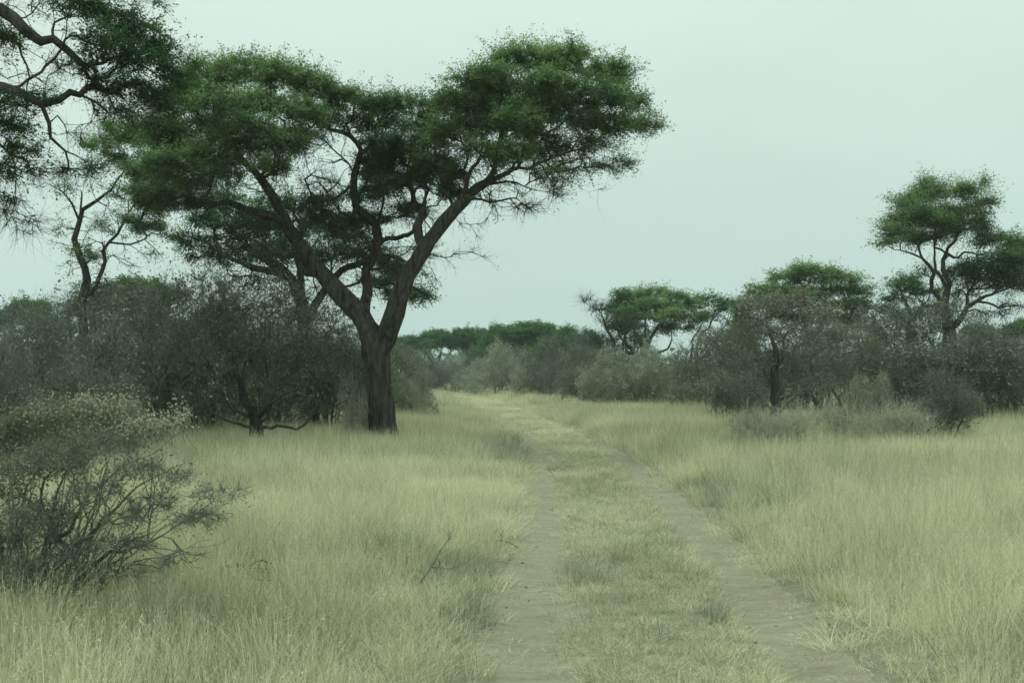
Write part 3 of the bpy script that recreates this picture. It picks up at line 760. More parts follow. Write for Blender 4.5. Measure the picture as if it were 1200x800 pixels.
px_tree('umbrella_thorn_tree', 'flat-topped green tree rising behind the brown twiggy tree at right', 62, (948, 484),
        [[(948, 484, 0, 8), (947, 430, 0, 6), (944, 395, 0, 5.5), (940, 370, 0, 4), (930, 350, 0, 3), (915, 338, 0, 2)], [(945, 400, 0, 4.5), (965, 372, .5, 3.6), (985, 355, 1, 2.6), (1005, 345, 1, 1.6)],
         [(943, 385, 0, 4), (950, 355, -1, 3), (955, 335, -1.4, 2)]],
        [(900, 342, 28, 12, 0, 1, .5), (925, 328, 30, 11, .5, 1, .6), (952, 320, 34, 10, 0, 1, .68), (982, 328, 30, 11, -.5, 1, .6), (1006, 342, 22, 10, 0, 1, .55), (960, 342, 40, 10, 1, .9, .35),
         (1008, 358, 18, 11, .5, .9, .4), (890, 358, 20, 12, 0, .8, .4), (985, 358, 28, 10, -1, .9, .35), (935, 356, 32, 10, 0, .7, .25), (1002, 378, 18, 10, 1, .6, .3), (880, 378, 20, 14, .5, .6, .3), (915, 370, 30, 12, .4, .8, .3), (955, 372, 34, 12, .6, .8, .25), (990, 374, 26, 12, .4, .8, .3), (935, 345, 40, 10, -.6, 1, .45), (870, 365, 16, 12, .2, .7, .4)],
        'leaf', seed=65, nleaf=60, leaf=(.12, .05), okz=3.0)

px_tree('dead_leaning_tree', 'almost leafless leaning tree left of the flat-topped tree, thin stems against the sky', 70, (790, 470),
        [[(795, 490, 0, 6), (800, 450, 0, 4.5), (812, 430, 0, 4), (828, 412, 0, 3.4), (842, 396, 0, 2.6), (852, 380, 0, 1.8), (858, 362, 0, 1)], [(815, 428, .2, 3), (822, 400, .6, 2.4), (832, 384, .8, 2), (836, 364, 1, 1.4), (834, 350, 1, 1)],
         [(806, 440, .2, 3), (812, 400, -.6, 2), (818, 385, -1, 1.6), (828, 366, -1.2, 1)]],
        [(848, 358, 16, 10, 0, .85, .5), (866, 360, 16, 12, .4, .9, .4), (832, 352, 12, 8, 1, .4, .5), (838, 375, 18, 12, .5, .12, .4), (862, 384, 18, 14, 0, .5, .3), (824, 388, 12, 10, -.5, .04, .3)],
        'leaf_far', seed=67, nleaf=50, leaf=(.13, .055), okz=2.8, tip=.011)

px_tree('umbrella_thorn_tree', 'green spreading thorn tree above the grey-green bushes, sky gap under its crown', 78, (752, 474),
        [[(752, 474, 0, 7), (751, 430, 0, 6), (752, 412, 0, 5), (750, 396, 0, 4), (745, 380, 0, 3), (742, 365, 0, 2)], [(752, 415, 0, 4.5), (762, 398, .5, 3.6), (775, 380, 1, 2.6), (790, 366, 1, 1.8)],
         [(751, 420, 0, 4), (738, 405, .4, 3.2), (728, 390, .6, 2.4), (722, 372, .6, 1.6)], [(756, 405, 0, 3), (760, 380, -1, 2.4), (764, 362, -1, 1.6)], [(753, 425, .2, 3), (783, 405, 1.4, 2.2), (786, 385, 1.6, 1.6)]],
        [(738, 350, 22, 12, 0, 1, .65), (762, 345, 24, 10, 1, 1, .68), (790, 352, 24, 11, 0, 1, .6), (812, 356, 18, 11, 1, .95, .55), (745, 368, 26, 11, -1, 1, .5), (780, 370, 28, 12, -1.5, 1, .75),
         (722, 362, 14, 12, 0, .9, .45), (808, 374, 16, 9, .5, .7, .4), (730, 384, 18, 9, 0, .7, .3), (762, 386, 26, 8, 1, .5, .25), (755, 358, 34, 11, .4, 1, .5), (790, 384, 24, 9, .6, .8, .3), (735, 376, 22, 12, .6, .9, .3), (775, 360, 30, 11, -.6, 1, .55), (820, 372, 16, 9, 0, .8, .4)],
        'leaf', seed=69, nleaf=58, leaf=(.15, .06), okz=3.5, step=.5, tip=.010, tipr=.008)

px_tree('bare_thorn_tree', 'dark nearly bare tree with twigs reaching left beside the green spreading tree', 72, (722, 476),
        [[(728, 476, 0, 6), (724, 440, 0, 5), (718, 415, 0, 4), (712, 392, 0, 3), (706, 374, 0, 2.2), (700, 360, 0, 1.6), (690, 352, 0, 1)], [(724, 440, 0, 4), (732, 400, .6, 3), (738, 375, .8, 2), (744, 355, 1, 1.2)],
         [(722, 430, 0, 3.4), (704, 410, -.5, 2.6), (697, 390, -.8, 1.8)], [(727, 445, 0, 3.4), (744, 415, -.8, 2.4), (756, 380, -1, 1.6)]],
        [(700, 362, 16, 9, 0, .03, .3), (715, 378, 16, 14, 0, .15, .2), (710, 402, 20, 18, 0, .25, .1), (735, 388, 18, 18, .5, .25, .15), (728, 420, 24, 20, 0, .3, .1), (700, 430, 18, 18, 0, .3, .1),
         (748, 400, 14, 18, -.8, .3, .2), (688, 353, 10, 5, 0, 0, .3)],
        'leaf_dark', 'bark_bare', seed=71, nleaf=45, leaf=(.11, .045), okz=.8, k=.075, tip=.013, twigs=6, twig_len=.8, tipr=.009)

# ------------------------------------------------------------------ distant acacias (own shapes, built once each kind, then copied)
def far_tree(seed, flat=True):
    """about 9 m tall, 10 m wide, local coordinates"""
    rg = np.random.default_rng(seed); sk = Skel(seed + 1)
    h = 9.0
    sk.limb([(0, 0, 0, .3), (.1, 0, 1.5, .24), (0, .1, 3.0, .22)], root=True, ok_from=2.4, step=.4)
    m = 5
    for i in range(m):
        a = i / m * 2 * math.pi + rg.uniform(-.3, .3); R = rg.uniform(2.4, 3.4)
        sk.limb([(0, 0, 2.6, .15), (R * .35 * math.cos(a), R * .35 * math.sin(a), 4.2, .12), (R * math.cos(a), R * math.sin(a), rg.uniform(5.8, 6.8), .06)], ok_from=2.4, step=.4)
    C = []
    for i in range(14 if flat else 15):
        a = rg.uniform(0, 2 * math.pi); R = rg.uniform(0, 3.9)
        zt = 7.5 - .09 * R * R if flat else 6.6 - .16 * R * R + rg.uniform(-1.2, .6)
        C.append((np.array([R * math.cos(a), R * math.sin(a), zt]), (1.7, 1.7, .75 if flat else 1.1), 34, rg.uniform(.8, 1), rg.uniform(.3, .75)))
    if not flat:
        for i in range(8):
            a = rg.uniform(0, 2 * math.pi); R = rg.uniform(1.5, 3.6)
            C.append((np.array([R * math.cos(a), R * math.sin(a), rg.uniform(2.5, 4.6)]), (1.3, 1.3, .9), 24, .8, rg.uniform(.1, .4)))
    return build_tree('acacia_tree', (0, 0, 0), sk, C, rg, (M['bark'], M['leaf_far']), tip=.016, nleaf=95, leaf=(.25, .12), spray=(.5, .5, .2),
                      step=.6, twigs=2, twig_len=.8, tipr=.012)
GF = 'far acacias beyond the bend of the track'
far_specs = [  # px centre, Y, top row, width px, kind, label
    (484, 165, 386, 44, 0, 'far flat-topped acacia showing just right of the big trunk'),
    (512, 150, 381, 44, 1, 'small far acacia second from the big trunk, pale sky under it'),
    (545, 150, 376, 50, 0, 'far umbrella-shaped acacia with clear stems above the bend of the track'),
    (583, 140, 372, 52, 2, 'dark dense far tree between the umbrella acacia and the long green crown'),
    (622, 132, 371, 66, 1, 'far acacia with broad green top left of the nearly bare tree'),
    (662, 125, 374, 62, 2, 'broad dark far acacia touching the nearly bare tree on its left'),
    (598, 170, 378, 50, 3, 'far tree half hidden behind two nearer crowns in the middle distance'),
    (640, 150, 373, 60, 3, 'far dark crown filling in left of the broad dark acacia'),
    (566, 165, 379, 50, 3, 'far crown between the umbrella acacia and the dense far tree'),
    (690, 135, 380, 50, 3, 'far tree behind the twigs of the nearly bare tree'),
    (468, 140, 388, 44, 2, 'far dense acacia touching the big trunk on its right side'),
    (440, 190, 392, 60, 2, 'far tree showing as a sliver behind the base of the big fork'),
    (32, 85, 338, 110, 0, 'flat green acacia low at the left edge above the thicket'),
    (160, 78, 315, 120, 1, 'umbrella-topped dark acacia above the thicket behind the slender tree'),
    (1150, 110, 372, 90, 0, 'far acacia under the lower right limbs of the tall tree'),
    (1204, 95, 366, 60, 1, 'dark acacia cut by the right edge just above the brown thicket'),
    (868, 110, 360, 50, 3, 'far green tree showing left of the flat-topped tree'),
    (1022, 120, 372, 60, 2, 'far tree in the gap between flat-topped tree and tall right tree'),
]
protos = [far_tree(101, True), far_tree(103, True), far_tree(105, False), far_tree(107, False)]
used = set()
rgf = np.random.default_rng(77)
dims = []
for p_ in protos:
    cr_ = [c for c in COL.objects if c.parent == p_ and c.name.startswith('crown')][0]
    co = np.zeros(len(cr_.data.vertices) * 3, dtype=np.float32); cr_.data.vertices.foreach_get('co', co); co = co.reshape(-1, 3)
    dims.append((np.ptp(co[:, 0]), co[:, 2].max()))
for i, (px, Y, top, wpx, kd, lab) in enumerate(far_specs):
    hh = H + (HOR - top) / F * Y
    sz = hh / dims[kd][1]; sx = wpx / F * Y / dims[kd][0] * (1.3 if 430 < px < 700 else 1.0)
    loc = ((px - 600) / F * Y, Y, -0.05)
    if kd not in used:
        used.add(kd); o = protos[kd]; o.location = loc; o.rotation_euler = (0, 0, 0); o.scale = (sx, sx, sz)
    else:
        o = copy_thing(protos[kd], loc, rgf.uniform(0, 6.28), (sx, sx, sz))
    tag(o, lab, 'tree', GF if 430 < px < 700 else None)

# ------------------------------------------------------------------ bushes
def rename_parts(root, a, b):
    for c in [c for c in COL.objects if c.parent == root]:
        c.name = a if c.name.startswith('trunk') else b

def bush(seed, kind, twigmat, leafmat, tips=520, nstem=9, leafy=.8, nleaf=14, leaf=(.07, .035), twig_r=.005, thick=.03, w=3.0, h=2.6, upright=0.5, twigs=5, twig_len=.4, low=0.12, spreadleaf=.14):
    """a bush about w wide and h tall at the origin"""
    rg = np.random.default_rng(seed); sk = Skel(seed + 1)
    R = w / 2
    for i in range(nstem):
        a = i / nstem * 2 * math.pi + rg.uniform(-.3, .3); q = rg.uniform(.15, .75); b = rg.uniform(.03, .16) * w
        x0, y0 = b * math.cos(a), b * math.sin(a)
        x1, y1 = R * q * math.cos(a), R * q * math.sin(a); z1 = h * rg.uniform(.45, .8) * (1 - .35 * q)
        r = thick * rg.uniform(.6, 1.2)
        pts = [(x0, y0, -.05, r), (x0 * .6 + x1 * .25, y0 * .6 + y1 * .25, z1 * .33, r * .8), (x0 * .2 + x1 * .65, y0 * .2 + y1 * .65, z1 * .68, r * .55), (x1, y1, z1, r * .3)]
        if i == 0: sk.limb(pts, root=True, ok_from=.15, step=.2, wob=.06)
        else:
            n0 = sk.n; sk.limb(pts, root=True, ok_from=.15, step=.2, wob=.06)
    C = []
    m = 11
    for i in range(m):
        a = rg.uniform(0, 2 * math.pi); q = math.sqrt(rg.random()) * .72
        zc = h * (low + (.82 - low) * rg.uniform(0.25, 1) * (1 - .55 * q * q))
        C.append((np.array([R * q * math.cos(a), R * q * math.sin(a), zc]), (R * .42, R * .42, h * .24), tips / m, leafy, rg.uniform(.25, .7)))
    root = build_tree(kind, (0, 0, 0), sk, C, rg, (M[twigmat], M[leafmat]), tip=twig_r * 1.1, nleaf=nleaf, leaf=leaf, spray=(spreadleaf,) * 3, bias=.3, step=.25,
                      twigs=twigs, twig_len=twig_len, tipr=twig_r, jit=.05, up=.2, tvar=.24)
    rename_parts(root, 'branches', 'foliage')
    return root

KB = {
    # grey-brown bare thicket with thick crooked stems
    'dark': [bush(201, 'thorn_bush', 'twig_brown', 'leaf_dull', 620, 8, .8, 15, (.09, .045), .0055, .05, 4, 3.6, twigs=6, twig_len=.6, low=.05),
             bush(203, 'thorn_bush', 'twig_brown', 'leaf_dull', 620, 10, .6, 14, (.09, .045), .0055, .05, 4, 3.6, twigs=7, twig_len=.6, low=.03)],
    'brown': [bush(205, 'thorn_bush', 'twig_brown', 'leaf_brown', 560, 8, .9, 16, (.09, .045), .0055, .045, 4, 3.4, twigs=6, twig_len=.5, low=.03),
              bush(207, 'thorn_bush', 'twig_brown', 'leaf_brown', 560, 10, .8, 14, (.09, .045), .0055, .04, 4, 3.4, twigs=6, twig_len=.5, low=.02)],
    'grey': [bush(209, 'grey_bush', 'twig_grey', 'leaf_greygreen', 520, 10, 1, 26, (.075, .04), .005, .03, 3.6, 3, twigs=5, twig_len=.4, low=0),
             bush(211, 'grey_bush', 'twig_grey', 'leaf_greygreen', 520, 12, 1, 22, (.075, .04), .005, .03, 3.6, 3, twigs=5, twig_len=.45, low=0)],
    'low': [bush(213, 'low_shrub', 'twig_pale', 'leaf_greygreen', 200, 22, .4, 8, (.05, .02), .0045, .012, 2.2, 1.0, twigs=7, twig_len=.5, low=0, spreadleaf=.08),
            bush(215, 'low_shrub', 'twig_pale', 'leaf_brown', 200, 20, .6, 10, (.05, .025), .0045, .012, 2.2, 1.0, twigs=7, twig_len=.5, low=0, spreadleaf=.08)],
}
bdim = {}
for k_, lst in KB.items():
    for i, r_ in enumerate(lst):
        c_ = [c for c in COL.objects if c.parent == r_]
        mx = np.zeros(3); 
        co = []
        for c in c_:
            a = np.zeros(len(c.data.vertices) * 3, dtype=np.float32); c.data.vertices.foreach_get('co', a); co.append(a.reshape(-1, 3))
        co = np.concatenate(co)
        bdim[(k_, i)] = (np.percentile(co[:, 0], 99) - np.percentile(co[:, 0], 1), np.percentile(co[:, 2], 99.3))

GB = 'bushes edging the grassland'
bush_specs = [  # px centre, Y, top row, width px, kind, variant, label
    # left thicket
    (30, 27, 392, 150, 'dark', 0, 'dark thorny thicket bush cut by the left edge behind the leafy foreground bush'),
    (105, 30, 372, 130, 'dark', 1, 'grey thorn bush round the foot of the slender bare-limbed tree'),
    (190, 31, 352, 130, 'dark', 0, 'dark tangled bush left of the crooked many-stemmed bush'),
    (150, 40, 355, 150, 'brown', 0, 'brown bush filling behind the dark tangled bush at left'),
    (55, 42, 378, 170, 'dark', 1, 'dim bush further back in the left thicket'),
    (380, 36, 372, 130, 'dark', 0, 'grey bush directly left of the big trunk behind crooked stems'),
    (250, 44, 350, 160, 'dark', 1, 'tall dim thorn bush in the second row below the big tree left limb'),
    (440, 50, 398, 90, 'dark', 1, 'twiggy bush seen behind the big trunk and its fork'),
    (330, 56, 370, 170, 'dark', 0, 'back-row bush under the dark acacia behind the big tree'),
    (318, 36.5, 352, 130, 'dark', 0, 'grey twiggy bush directly behind the crooked many-stemmed bush'),
    (232, 36, 346, 120, 'dark', 1, 'tall grey thorn bush behind and left of the crooked many-stemmed bush'),
    (372, 35.5, 410, 80, 'brown', 1, 'low twiggy bush between the crooked bush and the big trunk'),
    (418, 32.2, 446, 34, 'low', 1, 'small twiggy shrub touching the left side of the big trunk'),
    (10, 22, 420, 120, 'dark', 1, 'grey thorn bush behind the leafy foreground bush at the left edge'),
    (95, 24, 432, 90, 'brown', 1, 'brownish bush showing just above the pale leaves of the foreground bush'),
    (482, 46, 440, 46, 'grey', 0, 'small rounded grey-green bush just right of the big trunk'),
    (476, 62, 412, 60, 'brown', 1, 'brownish twiggy bush behind the rounded one right of the big trunk'),
    # beyond the bend
    (497, 120, 416, 60, 'dark', 0, 'dim distant bush where the grass narrows right of the big trunk'),
    (528, 125, 420, 44, 'grey', 1, 'round pale grey bush left of the bend of the track'),
    (560, 118, 424, 46, 'grey', 0, 'low grey-green bush behind the start of the bend'),
    (592, 105, 410, 56, 'grey', 1, 'tall grey-green bush right of the low one at the bend'),
    (622, 92, 428, 40, 'grey', 0, 'small pale bush in front of the darker row at the bend'),
    (640, 88, 405, 60, 'dark', 0, 'dark bush under the broad dark far acacia'),
    (672, 78, 400, 60, 'dark', 1, 'dense dark bush ending at the grey-green clump'),
    (575, 140, 412, 60, 'dark', 1, 'distant dark bush closing the end of the grassland'),
    # centre right
    (705, 62, 434, 50, 'grey', 0, 'low grey-green bush at the left end of the pale clump'),
    (738, 64, 414, 76, 'grey', 1, 'largest pale grey-green bush below the green spreading tree'),
    (780, 62, 420, 66, 'grey', 0, 'pale grey-green bush at the right end of the pale clump'),
    (690, 66, 415, 46, 'brown', 0, 'brown shadowy bush beside the pale clump of bushes'),
    (825, 56, 400, 80, 'dark', 0, 'dark grey bush below the leaning almost leafless tree'),
    (846, 44, 444, 64, 'brown', 1, 'low brown bush left of the brown twiggy tree foot'),
    (870, 50, 395, 90, 'brown', 0, 'brown bush filling behind the brown twiggy tree at its left'),
    (960, 48, 390, 120, 'dark', 1, 'dark thicket behind the brown twiggy tree at its right'),
    (1010, 42, 398, 110, 'brown', 1, 'dense brown bush between the twiggy tree and the tall tree'),
    (1072, 43, 372, 100, 'brown', 0, 'tall brown bush at the left foot of the tall right tree'),
    (1138, 41, 392, 110, 'brown', 1, 'dense dark brown bush hiding the foot of the tall right tree'),
    (1190, 47, 402, 110, 'brown', 0, 'brown bush running out of the right edge'),
    (1235, 52, 410, 120, 'dark', 0, 'dark bush mostly beyond the right edge'),
    (1105, 31, 446, 90, 'dark', 1, 'dark leafless bush standing forward at the right end of the pale low shrubs'),
    (885, 28, 478, 60, 'low', 0, 'grey low shrub at the foot of the brown twiggy tree, left one'),
    (932, 26.5, 480, 84, 'low', 0, 'widest silvery low shrub right of the twiggy tree foot'),
    (1000, 29, 472, 70, 'low', 1, 'brownish low shrub in the middle of the low shrub row'),
    (1052, 30, 474, 70, 'low', 0, 'pale low shrub left of the forward dark bush'),
    (1020, 36, 446, 46, 'grey', 1, 'small grey-green leafy bush behind the low shrub row'),
]
usedb = set()
rgb = np.random.default_rng(99)
for (px, Y, top, wpx, kd, vr, lab) in bush_specs:
    bw, bh = bdim[(kd, vr)]
    hh = H + (HOR - top) / F * Y
    sx = wpx / F * Y / bw * 1.2; sz = hh / bh * 1.14
    loc = ((px - 600) / F * Y, Y, -.03)
    rz = rgb.uniform(0, 6.28)
    if (kd, vr) not in usedb:
        usedb.add((kd, vr)); o = KB[kd][vr]; o.location = loc; o.rotation_euler = (0, 0, rz); o.scale = (sx, sx, sz)
    else:
        o = copy_thing(KB[kd][vr], loc, rz, (sx, sx, sz))
    tag(o, lab, 'shrub' if kd == 'low' else 'bush', GB)

# crooked many-stemmed bush left of the big trunk
def crooked_bush():
    Y = 30.5
    sk = Skel(301); rg = np.random.default_rng(302)
    px_limb(sk, [(300, 512, 0, 9), (300, 500, 0, 8), (298, 485, 0, 6.5), (288, 470, 0, 4.5), (280, 448, .1, 3.6), (275, 420, .2, 3), (268, 390, .3, 2.2), (262, 365, .3, 1.3)], Y, root=True, ok_from=.3, step=.16, wob=.03)
    for l in [
        [(300, 492, 0, 6.5), (314, 472, -.2, 4), (322, 440, -.3, 3.2), (330, 412, -.3, 2.6), (345, 390, -.4, 1.8), (360, 365, -.4, 1.2)],
        [(302, 488, 0, 5), (325, 474, -.5, 3.4), (345, 452, -.7, 2.8), (365, 432, -.9, 2.2), (385, 415, -1, 1.6), (400, 392, -1, 1)],
        [(304, 500, 0, 4), (330, 502, -.4, 3.2), (352, 495, -.6, 2.8), (375, 480, -.8, 2.2), (400, 474, -1, 1.6), (420, 462, -1, 1)],
        [(298, 480, 0, 4), (285, 440, .8, 3), (305, 400, 1, 2.4), (312, 370, 1.1, 1.5)],
        [(298, 490, 0, 4.5), (278, 482, .2, 3.2), (258, 462, .4, 2.6), (240, 430, .5, 2), (228, 400, .5, 1.2)],
        [(296, 498, 0, 4), (274, 500, -.3, 3), (258, 488, -.5, 2.4), (240, 462, -.6, 1.8), (222, 446, -.7, 1.1)],
        [(302, 496, 0, 3), (322, 490, .5, 2.6), (350, 470, .8, 2), (372, 455, 1, 1.2)],
    ]: px_limb(sk, l, Y, rs=.6, ok_from=.3, step=.16, wob=.045)
    C = []
    for (px, py, rx, ry, dy, lf) in [(262, 372, 34, 22, .3, .35), (310, 362, 36, 20, .8, .35), (355, 378, 36, 22, -.4, .35), (392, 398, 26, 22, -1, .3), (285, 410, 36, 20, 0, .25), (335, 412, 40, 20, 0, .25),
                                     (240, 410, 28, 22, .5, .3), (385, 432, 30, 18, -1, .25), (232, 445, 22, 18, 0, .2), (410, 462, 22, 14, -1, .15), (270, 445, 24, 18, .5, .15), (345, 452, 34, 18, .5, .15),
                                     (375, 478, 26, 12, -.6, .1), (245, 475, 20, 12, -.4, .1)]:
        C.append(px_clump(px, py, rx, ry, Y, dy, 4 + rx * ry * .035, lf, .45, rd=.9))
    t = build_tree('thorn_bush', W(300, 512, Y) * np.array([1, 1, 0]), sk, C, rg, (M['bark_bare'], M['leaf_dull']), tip=.0085, p=2.15, nleaf=34, leaf=(.055, .028), spray=(.2, .2, .14),
                   step=.22, twigs=6, twig_len=.42, tipr=.0045, jit=.06)
    rename_parts(t, 'branches', 'foliage')
    tag(t, 'crooked many-stemmed thorn bush with splayed dark branches left of the big trunk', 'bush')
crooked_bush()

def twiggy_tree():
    Y = 32.0
    sk = Skel(311); rg = np.random.default_rng(312)
    px_limb(sk, [(905, 512, 0, 8), (905, 492, 0, 6.5), (906, 465, 0, 6), (910, 440, 0, 5), (908, 415, .1, 4), (902, 395, .2, 2.8), (896, 375, .3, 1.8), (892, 355, .3, 1)], Y, root=True, ok_from=.6, step=.18, wob=.03)
    for l in [
        [(906, 478, 0, 5), (918, 455, -.3, 4), (924, 430, -.4, 3.4), (936, 405, -.5, 2.6), (948, 385, -.5, 1.8), (955, 360, -.5, 1)],
        [(906, 470, 0, 4), (928, 462, .3, 3), (950, 448, .6, 2.4), (975, 434, .8, 1.8), (992, 425, .9, 1)],
        [(908, 490, 0, 4), (922, 474, -.6, 3.2), (940, 462, -1, 2.4), (958, 452, -1.2, 1.4)],
        [(906, 455, 0, 4), (895, 435, .4, 3), (880, 415, .6, 2.2), (868, 395, .7, 1.3)],
        [(909, 435, 0, 3.6), (918, 405, .8, 2.6), (922, 380, .9, 1.8), (925, 358, 1, 1)],
        [(904, 480, 0, 3), (888, 460, -.6, 2.4), (872, 440, -.8, 1.8), (858, 425, -.9, 1)],
    ]: px_limb(sk, l, Y, rs=.65, ok_from=.6, step=.18, wob=.045)
    C = []
    for (px, py, rx, ry, dy, lf, tn) in [(890, 362, 26, 18, .3, .8, .6), (925, 356, 28, 16, .5, .8, .65), (958, 368, 26, 18, -.4, .8, .6), (868, 392, 24, 20, .6, .7, .45), (905, 388, 34, 18, 0, .7, .5), (948, 396, 34, 18, -.4, .6, .5),
                                         (982, 400, 22, 18, .6, .7, .5), (862, 424, 20, 18, -.6, .5, .35), (892, 420, 28, 18, .2, .45, .35), (930, 425, 34, 16, .4, .4, .35), (978, 432, 24, 16, .8, .5, .4), (950, 452, 28, 12, -.8, .3, .3), (872, 450, 20, 14, -.5, .35, .3)]:
        C.append(px_clump(px, py, rx * 1.08, ry, Y, dy, 5 + rx * ry * .065, lf, tn, rd=.95))
    t = build_tree('thorn_tree', W(905, 512, Y) * np.array([1, 1, 0]), sk, C, rg, (M['twig_brown'], M['leaf_brown']), tip=.0085, p=2.15, nleaf=32, leaf=(.075, .038), spray=(.2, .2, .15),
                   step=.22, twigs=6, twig_len=.4, tipr=.0045, jit=.06, up=.3)
    tag(t, 'brown twiggy small tree with dark forked stem standing forward at right', 'tree')
twiggy_tree()

def front_bush():
    Y = 9.6
    sk = Skel(321); rg = np.random.default_rng(322)
    limbs = [
        [(30, 700, 0, 9), (45, 640, 0, 6), (62, 590, .1, 4.5), (85, 540, .2, 3.5), (110, 500, .3, 2.2), (125, 470, .3, 1.4)],
        [(20, 700, .1, 8), (60, 640, -.2, 6), (100, 600, -.4, 4.6), (140, 560, -.5, 3.6), (180, 536, -.5, 2.6), (215, 500, -.5, 1.4)],
        [(70, 645, -.2, 6), (110, 620, -.4, 5), (150, 590, -.6, 3.6), (190, 560, -.7, 2.4), (215, 545, -.7, 1.4)],
        [(85, 690, -.1, 6), (120, 655, -.4, 5), (160, 648, -.6, 4), (190, 630, -.7, 3), (225, 600, -.8, 2.2), (262, 580, -.9, 1.6), (300, 566, -.9, .9)],
        [(165, 648, -.6, 2.4), (195, 646, -.8, 2), (225, 655, -.8, 1.4), (245, 668, -.9, .9)],
        [(175, 640, -.6, 2.4), (178, 605, -.5, 2), (190, 575, -.4, 1.6), (205, 548, -.3, .9)],
        [(5, 700, .2, 7), (0, 640, .2, 5), (-10, 570, .3, 4), (-5, 510, .3, 2.6), (5, 470, .3, 1.4)],
        [(15, 690, .3, 6), (25, 620, .6, 4.4), (35, 560, .8, 3.4), (50, 510, .9, 2.2), (62, 475, .9, 1.3)],
        [(0, 700, 0, 6), (-40, 640, 0, 5), (-70, 560, .2, 3.4), (-90, 500, .3, 2)],
        [(40, 690, -.4, 5), (30, 640, -.8, 4), (15, 590, -1, 3), (10, 545, -1.1, 1.8)],
        [(60, 690, -.4, 5), (85, 630, -.8, 4), (95, 580, -1, 3), (118, 530, -1, 2), (150, 505, -1, 1.2)],
    ]
    for k in range(12):
        b = rg.uniform(30, 130); d0 = rg.uniform(-.9, .1); ex = rg.uniform(170, 290); ey = rg.uniform(540, 640)
        limbs.append([(b, 698, d0, 3.5), (b + .35 * (ex - b), 698 - .45 * (698 - ey), d0, 2.6), (b + .7 * (ex - b), 698 - .8 * (698 - ey), d0 - .1, 1.8), (ex, ey, d0 - .2, .8)])
    for k in range(26):
        b = rg.uniform(-30, 95); t_ = b + rg.normal(35, 50); top_ = rg.uniform(475, 600); d0 = rg.uniform(-.7, .7)
        limbs.append([(b, 700, d0, 4), (b + .3 * (t_ - b) + rg.normal(0, 5), 700 - .3 * (700 - top_), d0 + .1, 3.2), (b + .65 * (t_ - b) + rg.normal(0, 6), 700 - .66 * (700 - top_), d0, 2.4), (t_, top_, d0, 1)])
    for i, l in enumerate(limbs): px_limb(sk, l, Y, root=(i in (0, 1, 3, 6, 7, 8, 9, 10) or i > 10), rs=.42, ok_from=.12, step=.09, wob=.02)
    C = []
    for (px, py, rx, ry, dy, lf, tn) in [(130, 482, 40, 18, .2, 1, .8), (85, 490, 42, 20, .3, 1, .65), (175, 505, 30, 14, -.3, .9, .85), (40, 500, 42, 26, .3, .8, .5), (0, 515, 40, 28, .2, .7, .45), (205, 492, 14, 8, -.4, .8, .9),
                                         (120, 520, 50, 22, -.3, .6, .5), (60, 545, 50, 26, -.3, .5, .4), (10, 570, 46, 30, -.3, .5, .35), (160, 552, 40, 18, -.5, .25, .5), (110, 580, 44, 22, -.6, .25, .35), (50, 610, 50, 26, -.5, .3, .3),
                                         (200, 560, 30, 14, -.6, .15, .5), (150, 610, 38, 18, -.6, .12, .35), (255, 580, 40, 12, -.9, .12, .7), (220, 610, 28, 14, -.8, .08, .4), (100, 640, 36, 16, -.6, .1, .3), (60, 660, 46, 18, -.4, .15, .3), (110, 672, 44, 16, -.5, .1, .3), (40, 685, 50, 14, -.6, .1, .3), (160, 670, 30, 12, -.5, .05, .3), (180, 590, 34, 18, -.4, .1, .4), (240, 610, 30, 16, -.7, .06, .4), (150, 640, 36, 16, -.3, .08, .3), (20, 670, 40, 20, -.6, .15, .3), (20, 620, 50, 30, .3, .2, .25), (-50, 560, 50, 50, .3, .6, .4),
                                         (0, 640, 40, 30, -.2, .15, .3), (215, 655, 30, 9, -.8, .0, .3)]:
        C.append(px_clump(px, py, rx, ry, Y, dy, 4 + rx * ry * .085, lf, tn, rd=.4))
    t = build_tree('leafy_bush', W(30, 700, Y) * np.array([1, 1, 0]), sk, C, rg, (M['twig_brown'], M['leaf_olive']), tip=.0030, p=2.15, nleaf=20, leaf=(.030, .015), spray=(.08, .08, .07),
                   step=.10, twigs=4, twig_len=.15, tipr=.0014, jit=.035, bias=.35, up=.1)
    rename_parts(t, 'branches', 'foliage')
    tag(t, 'foreground bush with pale olive leaves and dark fanning stems at lower left', 'bush')
front_bush()

